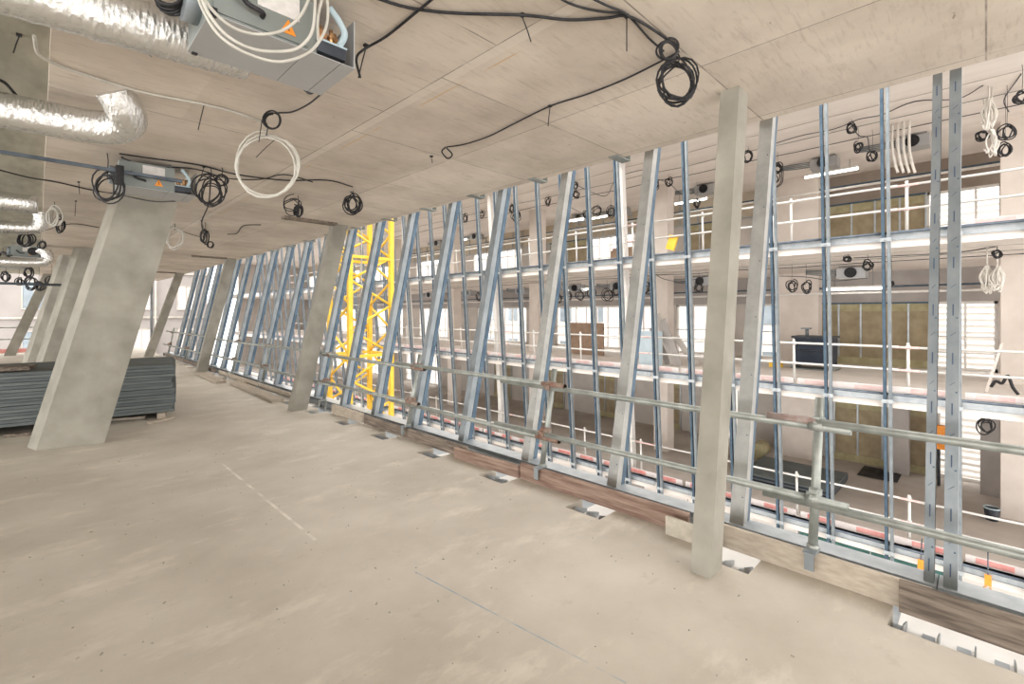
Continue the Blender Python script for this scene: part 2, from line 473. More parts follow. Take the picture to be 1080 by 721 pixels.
stud(.115, 'wide flat grey stud with blue printed dashes nearest the right border, right of its twin', w=.06, marks=True)
stud(.215, 'slimmer flat grey stud with blue printed dashes, left of its wider twin at right', w=.046, marks=True)
for k, y in enumerate(SY[1:]):
    stud(y, 'leaning galvanised stud of the near facade, %s one counting away from the printed pair' % ORD[k], mat='galv_g' if k < 3 else 'galv')
seg_edges = [-2.2, .2, 2.4, 5.9, 9.9, 14.2, 18.4, 23.5]
names = ['below the printed studs', 'beside the nearest scaffold post', 'behind the red brown plank', 'below the studs right of the crane',
         'below the crane and the second column', 'beyond the second concrete column', 'at the far end of the facade']
for i in range(len(seg_edges) - 1):
    a, b = seg_edges[i] + .003, seg_edges[i + 1] - .003
    mb = MB(); x = TX - .01; wd = .17
    mb.box((x, a, -.05), (x + .004, b, .02)); mb.box((x + wd - .004, a, -.05), (x + wd, b, .02)); mb.box((x + .004, a, -.05), (x + wd - .004, b, -.046))
    o = tag(mb.build('bottom_track', 'galv'), 'galvanised bottom channel of the near facade, stretch ' + names[i], 'metal track')
    mb = MB(); mb.box((x - .003, a, .02), (x + wd + .003, b, .024)); mb.build('top_plate', 'galv_l', o)
    mb = MB(); mb.box((FX + .004, a, -.112), (TX - .012, b, -.108)); mb.box((TX - .016, a, -.108), (TX - .012, b, -.02))
    tag(mb.build('edge_flashing', 'galv_l'), 'galvanised flashing strip closing the slab edge, stretch ' + names[i], 'flashing')


def bracket(ya, yb, label, n=2):
    root = thing('slab_bracket', label, 'bracket', (3.3, (ya + yb) / 2, -.16))
    p = MB(); p.box((3.085, ya + .01, -.10), (TX - .02, yb - .01, -.094)); p.build('base_plate', 'wpaint', root)  # white paint stands in for sky light reflected by the metal plate
    for k in range(n):
        y = ya + .05 + (yb - ya - .1) * (k / max(1, n - 1))
        q = MB(); q.quadprism([(3.09, y, -.094), (FX, y, -.094), (FX, y + .006, -.094), (3.09, y + .006, -.094)],
                              [(3.16, y, -.01), (FX, y, -.065), (FX, y + .006, -.065), (3.16, y + .006, -.01)])
        q.quadprism([(3.10, y + .02, -.094), (3.3, y + .02, -.094), (3.3, y + .07, -.094), (3.10, y + .07, -.094)], [(3.12, y + .02, -.07), (3.3, y + .02, -.088), (3.3, y + .07, -.088), (3.12, y + .07, -.07)])
        q.build('fin', 'galv_l', root)
    return root


bracket(-.15, .35, 'bright bracket with four fins under the weathered plank at the lower right', 4)
for k, (a, b) in enumerate(notch[1:9]):
    bracket(a, b, 'galvanised bracket in the slab edge pocket below the %s leaning stud' % ORD[k], 3)
for k, y in enumerate(SY[2:14]):
    mb = MB(); mb.box((CEX - .12, y + .16, H - .012), (CEX + .12, y + .26, H - .002)); mb.box((CEX + .11, y + .16, H - .012), (CEX + .12, y + .26, H + .06))
    tag(mb.build('edge_tab', 'unit_d'), 'small dark steel tab under the ceiling edge beside the %s leaning stud' % ORD[k + 1], 'bracket')

# ------------------------------------------------------------------ toe boards along the slab edge
def plank(p0, p1, h, t, mat, label, z=0.0, tilt=0.0, z1=None):
    """board on edge between two plan points"""
    z1 = z if z1 is None else z1
    mb = MB(); p0 = Vector((p0[0], p0[1], z)); p1 = Vector((p1[0], p1[1], z1))
    d = (p1 - p0).normalized(); n = Vector((-d.y, d.x, 0)).normalized()
    N = 10
    for i in range(N):
        a = p0.lerp(p1, i / N); b = p0.lerp(p1, (i + 1) / N)
        up = Vector((tilt, 0, h))
        mb.quadprism([a - n * t / 2, b - n * t / 2, b + n * t / 2, a + n * t / 2], [a - n * t / 2 + up, b - n * t / 2 + up, b + n * t / 2 + up, a + n * t / 2 + up])
    mb2 = MB(); mb2.v = mb.v; mb2.f = mb.f; mb2.sm = mb.sm
    return tag(mb2.build('toe_board', mat), label, 'plank')


plank((3.27, .33), (3.25, -1.3), .165, .032, 'wood_g', 'dark weathered plank on edge overlapping at the lower right corner', .005)
plank((3.33, 1.48), (3.32, .2), .15, .03, 'wood_l', 'beige plank on edge below the nearest scaffold post', .002)
plank((3.31, 3.18), (3.33, 1.52), .15, .034, 'wood_r', 'reddish brown knotty plank on edge behind the nearest column', .002)
plank((3.22, 1.64), (3.22, 1.30), .13, .02, 'chip', 'short pale chipboard offcut against the nearest column base', .002)
plank((3.26, 4.15), (3.30, 3.2), .12, .034, 'wood_r', 'short brown plank on edge with a worn top, between the two middle posts', .002)
plank((3.34, 6.35), (3.33, 4.02), .13, .03, 'wood_g', 'greyish plank on edge at the foot of the studs right of the crane', .002)
plank((3.34, 7.4), (3.34, 6.4), .14, .04, 'wood_l', 'short plank on edge just right of the second facade column', .002)
plank((3.36, 14.2), (3.35, 8.4), .10, .03, 'wood_l', 'long pale plank on edge beyond the second facade column', .002)
plank((3.36, 22.0), (3.36, 14.6), .10, .03, 'wood_g', 'far grey plank on edge running to the bright end', .002)
for (x0, y0, x1, y1, z, lab) in ((3.05, 9.0, 3.15, 12.0, 0, 'pale plank lying flat on the floor beyond the second facade column'),
                              (2.95, 12.3, 3.0, 14.5, 0, 'pale plank lying flat on the floor before the third facade column')):
    mb = MB(); mb.bar((x0, y0, .03), (x1, y1, .03), .2, .05); tag(mb.build('floor_plank', 'wood_l'), lab, 'plank')

# ------------------------------------------------------------------ scaffold guard rail on this floor
def railx(z): return 3.32 + .2 * z
POSTS = [.75, 2.95, 5.23, 7.75, 10.8, 13.0, 15.6, 18.2, 21.0]
pl = ['nearest the camera, right of the square column', 'between the third and fourth leaning studs', 'right of the yellow crane', 'beside the second facade column',
      'first beyond the second facade column', 'second beyond the second facade column', 'beside the third facade column', 'first beyond the third facade column', 'last at the far end']
RZ = (.905, .475)
for k, y in enumerate(POSTS):
    root = thing('scaffold_post', 'leaning scaffold guard post ' + pl[k], 'guard post', (railx(.05), y, .0))
    m = MB(); m.cyl((railx(.14), y, .15), (railx(1.06), y, 1.06), .026, 16); m.cyl((railx(.16), y, .155), (railx(.19), y, .185), .034, 16); m.build('tube', 'tube', root)
    m = MB(); m.box((FX - .055, y - .035, .155), (FX + .06, y + .035, .165)); m.box((FX - .06, y - .025, .06), (FX - .05, y + .025, .165)); m.box((FX + .05, y - .025, .0), (FX + .06, y + .025, .155))
    m.build('foot_clamp', 'galv' if k < 3 else 'tube', root)
    for z in RZ:
        m = MB(); q = Vector((railx(z), y, z))
        m.cyl(q + Vector((0, 0, -.035)), q + Vector((.01, 0, .035)), .036, 14)
        m.cyl(q + Vector((-.055, -.035, -.01)), q + Vector((-.055, .035, -.01)), .034, 14)
        m.box(q + Vector((-.07, -.02, .02)), q + Vector((.04, .02, .045)))
        m.cyl(q + Vector((-.06, .0, .0)), q + Vector((-.11, .0, .02)), .008, 8)
        m.build('coupler', 'tube' if k == 0 else 'rust', root)
rails = [(-1.6, 1.03, 0, .03), (.57, 3.6, 1, 0.0), (2.75, 5.7, 0, .03), (5.0, 8.0, 1, 0), (7.5, 11.2, 0, .03), (10.5, 16.0, 1, 0), (15.3, 22.0, 0, .03)]
rl = ['running out past the right border', 'behind the nearest concrete column', 'between the two rusty couplers right of the crane', 'across the yellow crane',
      'passing the second facade column', 'beyond the second facade column', 'at the far end of the facade']
for z, zn in ((RZ[0], 'upper'), (RZ[1], 'lower')):
    for i, (a, b, q, dz) in enumerate(rails):
        root = MB(); x = railx(z) - .057
        zz = z - .015 + (0 if q else .052) * (1 if z > .6 else -1) * .55
        root.cyl((x, a, zz), (x, b, zz), .024, 16)
        o = root.build('scaffold_rail', 'tube'); tag(o, zn + ' scaffold guard tube ' + rl[i], 'guard rail')
        if i in (2, 3) or (i == 0 and z > .6):
            ey = a if i else b
            m = MB(); s = 1 if i else -1
            m.cyl((x, ey, zz), (x, ey + s * .28, zz), .0252, 16); m.build('painted_end', 'railred' if i == 0 else 'rust', o)
            ROOTLOC[o.as_pointer()] = ROOTLOC[o.as_pointer()]

# guard rail across the far open end
for k, x in enumerate((-6, -4, -2, 0.2, 2.3)):
    m = MB(); m.cyl((x, Y1 - .3, 0), (x, Y1 - .3, 1.15), .03, 8)
    tag(m.build('end_guard_post', 'tube'), 'distant guard post at the bright open end, %s from the left' % ORD[k], 'guard post', 'distant guard posts at the open end')
for z, n in ((1.02, 'top'), (.55, 'middle')):
    m = MB(); m.cyl((-8.5, Y1 - .35, z), (3.2, Y1 - .35, z), .025, 8); tag(m.build('end_guard_rail', 'tube'), 'distant %s guard tube across the bright open end' % n, 'guard rail')
m = MB(); m.box((-8.5, Y1 - .28, 0), (0.5, Y1 - .25, .16)); tag(m.build('end_toe_board', 'toe_r'), 'faded red toe board across the distant open end', 'plank')
for k, (x, y) in enumerate(((3.35, 24.6), (1.0, 30), (-3.9, 30))):
    m = MB(); m.cyl((x, y, -.5 if y > 28 else 0), (x, y, H + .6 if y > 28 else H), .05, 8)
    tag(m.build('far_pole', 'galv'), 'blue grey scaffold pole standing before the white far wall, ' + ['right of the thin column', 'left of the thin column', 'at the left border'][k], 'pole')

# ------------------------------------------------------------------ stack of boards on battens
A = Vector((1.47, 8.8, 0)); dirx = Vector((-.98, .17, 0)).normalized(); diry = Vector((-dirx.y, dirx.x, 0)) * -1
if diry.y < 0: diry = -diry
LB, WB, TB, NB = 3.2, 1.7, .0445, 16
rotb = Matrix((dirx, diry, Vector((0, 0, 1)))).transposed()
for k in range(NB):
    jx, jy = random.uniform(-.03, .03), random.uniform(-.015, .015)
    c = A + dirx * (LB / 2 + jx) + diry * (WB / 2 + jy) + Vector((0, 0, .10 + TB * (k + .5)))
    m = MB(); m.obox(c, (LB, WB, TB - .005), rotb)
    tag(m.build('grey_board', ('board', 'board_d')[k % 2]),
        'blue grey board in the low stack behind the broad column, %s from the bottom' % ORD[k] if k < NB - 1 else 'topmost blue grey board of the low stack behind the broad column', 'board', 'grey boards stacked behind the column')
for k, s in enumerate((.15, 1.1, 2.1, 3.0)):
    c = A + dirx * s + diry * (WB / 2 - .06) + Vector((0, 0, .05))
    m = MB(); m.obox(c, (.1, WB + .1, .1), rotb)
    tag(m.build('timber_batten', 'wood_l'), 'timber batten under the grey board stack, %s from its right end' % ORD[k], 'timber')
c = A + dirx * 1.95 + diry * .35 + Vector((0, 0, .10 + TB * NB + .035)); m = MB(); m.obox(c, (.7, .4, .05), rotb)
tag(m.build('wooden_board', 'wood_g'), 'small brown wooden board lying on top of the grey board stack', 'board')
for k, (px, py, L_, lab) in enumerate(((170, 443, .35, 'pale wood offcut on the floor at the corner of the board stack'), (132, 441, .5, 'thin wood slat on the floor under the board stack'),
                                       (33, 457, .5, 'thin dark slat on the floor left of the broad column'))):
    p = pix(px, py, z=.02); m = MB(); m.obox(p, (L_, .09, .035), Matrix.Rotation(R(-20 + 50 * (k == 0)), 3, 'Z')); tag(m.build('wood_offcut', ('wood_l', 'wood_l', 'wood_g')[k]), lab, 'offcut')

# grit and chips scattered on the screed
m = MB()
for k in range(260):
    if k < 180: p = Vector((random.uniform(-.4, 2.2), random.uniform(1.6, 7.0), 0))
    else: p = Vector((random.uniform(1.2, 3.0), random.uniform(.6, 6.5), 0))
    if p.x + p.y < 2.0: continue
    r = random.uniform(.0022, .0065)
    m.obox(p + Vector((0, 0, r * .4)), (r * random.uniform(1, 3.2), r, r * .8), Matrix.Rotation(random.uniform(0, 3.1), 3, 'Z'))
o = m.build('debris', 'soffit_dark'); tag(o, 'scattered grit and chips on the beige screed floor', 'debris', None, 'stuff')

# ------------------------------------------------------------------ ventilation units under the ceiling
def vent_unit(x0, y0, label, loops=True, full=True):
    root = thing('ventilation_unit', label, 'ventilation unit', (x0 + .32, y0 + .2, 2.84))
    x1, y1, zb, zt = x0 + .635, y0 + .41, 2.84, 3.09
    g = .003
    m = MB(); m.box((x0, y0 + .012, zb + .004), (x1 - .19, y1, zt)); m.build('casing', 'unit_d', root)
    m = MB(); m.box((x0 - .004, y0, zb), (x0 + .395, y1 + .004, zb + .004)); m.box((x0 + .399, y0, zb), (x1 - .075, y1 + .004, zb + .004))
    m.box((x1 - .071, y0, zb), (x1, y1 + .004, zb + .004)); m.build('underside_panel', 'unit', root)
    m = MB(); m.box((x1 - .006, y0, zb + .004), (x1, y1, zt - .01)); m.build('end_plate', 'unit', root)
    m = MB(); m.box((x0 + .012, y0 + .004, zb + .02), (x0 + .40, y0 + .012, zt - .005)); m.build('access_door', 'unit_d', root)
    m = MB(); m.box((x0 + .18, y0 - .001, zb + .12), (x0 + .36, y0 + .004, zt - .02)); m.build('paper_plate', 'label', root)
    m = MB()
    m.tube(smooth_path([(x0 + .09, y0 + .004, zb + .14), (x0 + .09, y0 - .03, zb + .13), (x0 + .13, y0 - .035, zb + .085), (x0 + .19, y0 - .03, zb + .075), (x0 + .2, y0 + .004, zb + .075)], 5), .011, 10)
    m.build('handle', 'black', root)
    m = MB(); c = Vector((x0 + .31, y0, zb + .07))
    m.add([c + Vector((-.035, 0, -.025)), c + Vector((.035, 0, -.025)), c + Vector((0, 0, .04)), c + Vector((-.035, .004, -.025)), c + Vector((.035, .004, -.025)), c + Vector((0, .004, .04))],
          [(0, 1, 2), (3, 5, 4), (0, 3, 4, 1), (1, 4, 5, 2), (2, 5, 3, 0)])
    w = m.build('warning_sticker', 'orange', root)
    m = MB(); m.bar(c + Vector((.004, -.001, .02)), c + Vector((-.004, -.001, .004)), .004, .003); m.bar(c + Vector((-.004, -.001, .004)), c + Vector((.004, -.001, -.012)), .004, .003); m.build('bolt_mark', 'black', w)
    m = MB(); m.box((x1 - .19, y0 - .005, zb + .02), (x1 - .05, y0 + .12, zb + .075)); m.build('drip_tray', 'dark', root)
    m = MB(); m.box((x1 - .185, y0 - .008, zb + .075), (x1 - .045, y0 + .03, zb + .083)); m.build('tray_edge', 'hose', root)
    m = MB()
    for k in range(4):
        q = Vector((x1 - .165 + k * .027, y0 + .03 + .02 * (k % 2), zb + .08))
        m.cyl(q, q + Vector((0, 0, .08)), .011, 8); m.cyl(q + Vector((0, -.015, .05)), q + Vector((0, .02, .05)), .013, 8)
    m.build('valve', 'copper', root)
    m = MB(); m.tube(smooth_path([(x1 - .08, y0 + .02, zb + .08), (x1 - .07, y0 - .03, zb + .13), (x1 - .09, y0 - .02, zb + .19), (x1 - .13, y0 + .0, zb + .25)], 6), .016, 10); m.build('hose', 'hose', root)
    m = MB()
    for cx in (x0 + .03, x1 - .22):
        for cy in (y0 + .05, y1 - .05): m.cyl((cx, cy, zt - .01), (cx, cy, H), .005, 6)
    m.build('hanger_rod', 'galv', root)
    m = MB(); m.box((x0 - .002, y0 - .004, zb - .003), (x0 + .025, y0 + .02, zb + .03)); m.box((x0 + .012, y1 - .02, zb - .004), (x0 + .035, y1 + .006, zb + .02)); m.build('corner_clip', 'black', root)
    m = MB(); m.cyl((x0 - .06, y0 + .2, zb + .13), (x0 + .01, y0 + .2, zb + .13), .09, 18); m.build('duct_spigot', 'galv', root)
    m = MB(); m.cyl((x1 - .12, y1, zb + .07), (x1 - .03, y1 + .05, zb + .05), .045, 12); m.build('rear_spigot', 'dark', root)
    return root


vent_unit(.505, 2.27, 'large grey ventilation unit hanging nearest at the top, with white cable loops')
vent_unit(.555, 5.92, 'grey green ventilation unit above the broad leaning column')
vu = vent_unit(-.42, 15.0, 'small distant ventilation unit with black round spigot at the far left ceiling')
m = MB(); m.cyl((-.08, 14.9, 2.97), (-.08, 15.02, 2.97), .085, 18); m.build('round_spigot', 'black', vu)
vent_unit(-.75, 18.9, 'most distant ventilation unit among tangled cables at the left border')
m = MB(); m.box((.42, 2.12, 2.93), (.50, 2.3, 3.10)); o = m.build('junction_box', 'black'); tag(o, 'black junction box at the top left of the nearest unit', 'junction box')
m = MB(); m.cyl((.425, 2.11, 2.95), (.42, 2.115, 3.04), .012, 8); m.build('earth_wire', 'wire_y', o)
m = MB(); m.box((.52, 5.80, 2.83), (.58, 5.90, 3.0)); tag(m.build('junction_box', 'black'), 'black junction box on the left end of the second unit', 'junction box')

# ------------------------------------------------------------------ foil ducts
def crumple(pts, r, seg=28, sub=10, amp=.06):
    path = smooth_path(pts, sub); return path, [r * (1 + amp * math.sin(i * 2.4) * .5 + random.uniform(-amp, amp) * .5) for i in range(len(path))]


def duct(pts, r, label, name='foil_duct', amp=.06, sub=14):
    path, rr = crumple(pts, r, amp=amp, sub=sub)
    m = MB(); m.tube(path, r, 28, radii=rr)
    return tag(m.build(name, 'foil'), label, 'duct')


duct([(-1.6, 2.95, 2.95), (-.9, 2.92, 2.955), (-.2, 2.90, 2.965), (.35, 2.87, 2.975), (.62, 2.86, 2.985), (.80, 2.87, 3.0)], .115, 'wrinkled silver foil duct at the top left leading behind the nearest unit', amp=.05)
root = duct([(-1.5, 4.62, 2.93), (-.6, 4.6, 2.935), (0, 4.58, 2.94), (.24, 4.56, 2.942), (.38, 4.50, 2.95), (.455, 4.39, 2.98), (.43, 4.29, 3.04), (.37, 4.25, 3.13)], .115, 'silver foil duct with an elbow turning up into the ceiling', amp=.02)
duct([(-2.2, 8.3, 2.93), (-1.2, 8.28, 2.93), (.0, 8.25, 2.93)], .11, 'smooth grey round duct at the left border below the ceiling', 'round_duct', amp=.02)
duct([(-2.2, 9.3, 2.74), (-1.0, 9.3, 2.75), (-.15, 9.3, 2.76), (.02, 9.28, 2.83), (.04, 9.25, 3.0)], .085, 'crinkled foil duct at the left border under the grey round duct', amp=.12)
duct([(-1.6, 14.3, 2.66), (-.7, 14.3, 2.66), (-.05, 14.3, 2.67), (.14, 14.3, 2.76), (.12, 14.3, 2.9), (.02, 14.3, 2.98)], .10, 'distant foil duct curling up at the far left ceiling', amp=.05)
# steel strut and pipe from the left border to the second unit
m = MB(); m.bar((-1.2, 5.86, 2.955), (1.05, 5.86, 2.955), .03, .03); tag(m.build('strut_channel', 'dtube'), 'dark blue steel strut running from the left border along the second unit', 'steel strut')
m = MB(); m.cyl((-2.2, 15.9, 2.28), (1.0, 15.9, 2.28), .03, 8); tag(m.build('strut_channel', 'dtube'), 'distant thin steel strut below the far left units', 'steel strut')

# ------------------------------------------------------------------ cables on the ceiling
def cable(pxs, label, r=.006, mat='black', z=H - .012, name='cable', extra=None, cat='cable'):
    pts = [pix(q[0], q[1], z=(q[2] if len(q) > 2 else z)) for q in pxs]
    m = MB(); m.tube(smooth_path(pts, 5), r, 7)
    return tag(m.build(name, mat), label, cat)


cable([(385, -6), (430, 8), (480, 14), (551, 16), (600, 21), (640, 19), (662, 17), (690, 32), (712, 48, 3.09)], 'thick black cable sweeping along the ceiling top to the hanging coil', .0075)
cable([(462, -6), (440, 12), (408, 38), (384, 52, 3.08), (376, 62, 3.0), (380, 82, 2.93)], 'black cable curving from the top border into the nearest unit', .007)
cable([(585, -5), (604, 5), (632, 12), (660, 14)], 'short black cable from the top border joining the bundle, lower one', .006)
cable([(618, -5), (640, 6), (662, 16), (684, 40), (700, 54, 3.1)], 'black cable from the top border passing through the bundle to the coil', .006)
cable([(716, 54), (700, 63), (660, 83), (620, 99), (580, 112), (541, 131), (515, 144), (490, 152), (471, 155)], 'long thin black cable from the coil down to a small loop', .006)
cable([(470, 155), (466, 160, 3.09), (472, 167, 3.06), (477, 163, 3.06), (471, 156, 3.1)], 'small black loop at the end of the thin ceiling cable', .007)
cable([(340, 98, 3.0), (325, 110, 3.08), (308, 118), (293, 119)], 'black cable from the nearest unit to the small double loop', .006)
cable([(126, 162, 3.09), (160, 167), (210, 174), (250, 184), (300, 190), (345, 190), (372, 197)], 'black cable bundle across the ceiling from the elbow duct to the round coil, upper', .0075)
cable([(128, 166, 3.07), (155, 175), (205, 178), (240, 188), (275, 189), (300, 184), (330, 192)], 'black cable bundle strand just below its neighbour beyond the elbow duct', .006)
cable([(-5, 178), (30, 187), (60, 192), (95, 200), (120, 204), (160, 212, 2.95), (185, 212, 2.9)], 'black cable from the left border passing under the second unit', .008)
cable([(-5, 82), (6, 88), (14, 97), (22, 106, 3.05)], 'short black cable at the left border above the elbow duct', .01)
cable([(47, 243), (75, 236), (105, 240)], 'thin black cable on the ceiling left of the broad column', .007)
cable([(180, 240), (215, 250), (212, 232)], 'thin cable on the ceiling right of the broad column', .006)
cable([(240, 247, 3.05), (250, 246), (257, 238), (275, 237)], 'thin zigzag cable end with a loop right of the broad column', .007)
cable([(160, 60, 3.08), (100, 10)], 'faint grey wire on the ceiling behind the top foil duct', .003, 'dtube')
cable([(36, 38), (40, 56), (55, 66), (90, 79), (150, 97), (215, 110), (250, 119), (275, 128)], 'off white cable sagging along the ceiling below the top foil duct', .009, 'wcable')
cable([(222, 190), (220, 215, 2.95), (213, 233, 2.8), (214, 245, 2.7)], 'black cable dropping from the right coil at the second unit', .008)
# zip ties with tails
TIES = [(551, 16, 558, 33, .03), (661, 17, 661, 54, .0), (541, 131, 533, 133, 0), (541, 131, 537, 133, .0)]
def tie(px, py, qx, qy, label):
    a = pix(px, py, z=H - .006)
    if a.x < .05: a = pix(px, py, z=H + .064)
    d = (H - .006 - EYE) * FPX / (HY - py) if HY != py else 3
    b = pix(qx, qy, d=(a.x + a.y) * S2)
    m = MB(); m.tube([a + Vector((0, 0, .004)), a + Vector((0, 0, -.012)), a.lerp(b, .5), b], .0035, 6); m.box(a - Vector((.012, .012, .006)), a + Vector((.012, .012, .006)))
    return tag(m.build('cable_tie', 'black'), label, 'cable tie')


for (a, b, c, d, lab) in ((551, 16, 560, 44, 'black cable tie hanging from the thick top cable, first from its left'), (661, 17, 661, 54, 'black cable tie hanging straight down from the cable junction'),
                          (580, 112, 578, 133, 'black cable tie hanging midway on the long thin cable'), (215, 110, 209, 137, 'black cable tie hanging from the off white cable'),
                          (20, 37, 14, 56, 'black cable tie hanging under the top foil duct'), (276, 128, 273, 150, 'black cable tie hanging at the small double loop'),
                          (291, 145, 270, 166, 'slanted black cable tie on the large white coil'), (386, 48, 378, 82, 'black cable tie at the right side of the nearest unit'),
                          (84, 118, 83, 121, 'dark ceiling hook above the elbow duct'), (83, 192, 84, 205, 'black cable tie on the cable left of the second unit'),
                          (80, 212, 79, 228, 'black cable tie hanging over the cable loops near the left columns'), (215, 176, 211, 190, 'black cable tie beside the right coil of the second unit'),
                          (455, 165, 456, 172, 'short black cable tie near the small end loop')):
    tie(a, b, c, d, lab)

# coils of cable hanging from the ceiling
def coil(px, py, rpx, d, label, turns=6, r=.005, mat='black', face=None, sq=1.0, name='cable_coil', spread=.12, drop=True, group=None, ztop=H):
    if ztop == H: d = min(d, .985 * (H - EYE) * FPX / (HY - py + rpx * 1.25))
    c = pix(px, py, d=d); rad = rpx * d / FPX
    if ztop == H and c.x < .05: ztop = H + .07
    right = Vector((S2, -S2, 0)) if face is None else Vector(face)
    n = turns * 20; pts = []
    rj = [random.uniform(1 - spread, 1 + spread * .6) for _ in range(turns + 1)]
    oj = [Vector((random.uniform(-1, 1), random.uniform(-1, 1), random.uniform(-1, 1))) * rad * spread * .6 for _ in range(turns + 1)]
    ph = [random.uniform(0, 6.28) for _ in range(3)]
    back = right.cross(Vector((0, 0, 1)))
    for i in range(n + 1):
        t = i / 20; k = int(min(turns, t)); fr = t - k; k2 = min(turns, k + 1)
        rr = rad * (rj[k] * (1 - fr) + rj[k2] * fr); off = oj[k] * (1 - fr) + oj[k2] * fr
        a = 2 * math.pi * t + math.pi / 2
        rr *= 1 + spread * .28 * math.sin(a * 2.0 + ph[0] + t * 1.3) + spread * .18 * math.sin(a * 3.0 + ph[1] - t)
        pts.append(c + off + right * (rr * sq * math.cos(a)) + Vector((0, 0, rr * math.sin(a))) + back * (r * 1.6 * (k - turns / 2 + fr)))
    m = MB(); m.tube(pts, r, 6)
    o = m.build(name, mat); tag(o, label, 'cable coil', group)
    if drop:
        m = MB(); top = Vector((c.x, c.y, ztop)); q = c + Vector((0, 0, rad * .95))
        if top.z > q.z + .01: m.tube(smooth_path([top, top.lerp(q, .4) + right * .01, q, q - Vector((0, 0, r * 4)) + right * .01], 3), .004, 6); m.build('hanging_tie', 'black', o)
    return o


coil(715, 87, 21, 2.9, 'thick coil of black cable hanging from the ceiling right of centre', 9, .0055, sq=.85, spread=.32)
coil(705, 53, 10, 2.78, 'small black cable loop directly above the thick hanging coil', 4, .006, drop=False, spread=.2)
coil(281, 174, 33, 4.05, 'large coil of off white cable hanging from the ceiling', 4, .008, 'wcable', spread=.12)
coil(287, 127, 9, 3.75, 'small double loop of black cable below the nearest unit', 3, .006, drop=False, spread=.1)
coil(113, 198, 13.5, 4.55, 'black coil hanging at the left end of the second unit', 6, .0065, spread=.4)
coil(222, 203, 14, 5.0, 'black coil hanging at the right end of the second unit', 7, .0065, spread=.4)
coil(234, 190, 6, 5.0, 'small black loop beside the right coil of the second unit', 3, .007, spread=.2)
coil(372, 215, 9.5, 6.0, 'round black coil hanging left of the second facade column', 7, .008, sq=.8, spread=.35)
coil(314, 222, 6, 6.2, 'narrow black cable hank hanging left of the round coil', 6, .009, sq=.6, spread=.4)
coil(308, 216, 9, 6.2, 'tangle of thin black cable behind the narrow hank', 3, .006, sq=1.2, spread=.5, drop=False)
coil(216, 250, 7, 8.0, 'black cable hank hanging right of the broad column top', 5, .01, sq=.5, spread=.4)
coil(222, 258, 3.4, 8.0, 'tiny black loop at the lower end of the hank', 3, .009, drop=False)
coil(184, 252, 12, 8.4, 'pale grey cable loops behind the right edge of the broad column', 3, .009, 'wcable', spread=.3, sq=.8)
coil(57, 228, 11, 8.0, 'pale cable loops hanging left of the second broad column', 4, .011, 'wcable', spread=.3, sq=.7)
coil(64, 237, 8, 8.2, 'black loops hanging left of the second broad column', 3, .009, spread=.4, sq=.6)
coil(27, 252, 7, 10.0, 'black coil hanging above the distant unit', 5, .012, spread=.3)
coil(44, 258, 4, 10.0, 'small black loop right of the distant unit', 3, .01, spread=.3)
coil(3, 272, 6, 12.0, 'black loops at the left border beside the distant unit', 4, .014, spread=.3)
for k, (x, y, r_) in enumerate(((6, 292, 5), (20, 297, 4), (33, 299, 6), (41, 301, 5), (54, 296, 5), (58, 302, 4), (30, 287, 5), (64, 284, 4))):
    coil(x, y, r_, 13 + (k % 3), 'one of the distant black cable loops tangled under the far left ceiling', 4, .014, spread=.35, sq=.9, group='tangled distant cable loops')
# white loops around the nearest unit
def loop_at(pxs, Yp, label, r=.0065, mat='wcable'):
    pts = [pix(a, b, Y=Yp[i] if isinstance(Yp, (list, tuple)) else Yp) for i, (a, b) in enumerate(pxs)]
    m = MB(); m.tube(smooth_path(pts, 8), r, 8); return tag(m.build('white_cable_loop', mat), label, 'cable')


loop_at([(206, -14), (214, 10), (232, 38), (262, 57), (296, 65), (326, 55), (342, 34), (346, 10), (342, -14)], 2.13, 'outermost off white cable loop hanging in front of the nearest unit')
loop_at([(210, -14), (222, 8), (244, 28), (270, 36), (298, 32), (318, 15), (330, -12)], 2.15, 'innermost off white cable loop hanging in front of the nearest unit')
loop_at([(208, -14), (220, 14), (240, 38), (268, 52), (300, 54), (318, 48), (330, 30), (333, -12)], 2.11, 'middle off white cable loop hanging in front of the nearest unit')
loop_at([(336, 45), (335, 25), (338, 5), (345, -12)], 2.14, 'short off white cable beside the hose of the nearest unit')

# coiled black cables in the top border
coil(182, -8, 20, 2.1, 'black cable coil cut by the top border left of the nearest unit', 6, .007, spread=.2)

# ------------------------------------------------------------------ yellow crane mast in the courtyard
GZ = -10.6
cc = Vector((8.4, 16.3, GZ)); hs = .8
root = thing('tower_crane', 'yellow lattice tower crane mast rising in the courtyard', 'crane', cc)
corners = [Vector((cc.x + a * hs, cc.y + b * hs, 0)) for a, b in ((-1, -1), (1, -1), (1, 1), (-1, 1))]
ZT = 9.0
for q in corners:
    m = MB(); m.box((q.x - .075, q.y - .075, GZ), (q.x + .075, q.y + .075, ZT)); m.build('mast_chord', 'yellow', root)
for i in range(4):
    a, b = corners[i], corners[(i + 1) % 4]
    m = MB(); z = GZ + .3; k = 0
    while z < ZT - .9:
        p, q = (a, b) if k % 2 else (b, a)
        m.cyl(p + Vector((0, 0, z)), q + Vector((0, 0, z + .87)), .042, 8); z += .87; k += 1
    m.build('lattice', 'yellow', root)
    m = MB()
    for z in [GZ + .25 + 3.48 * j for j in range(6)]: m.bar(a + Vector((0, 0, z)), b + Vector((0, 0, z)), .1, .1)
    m.build('crossbar', 'yellow', root)
m = MB(); m.box((cc.x - 1.2, cc.y - 1.2, GZ), (cc.x + 1.2, cc.y + 1.2, GZ + .6)); m.build('base_block', 'slab', root)
lad = MB()
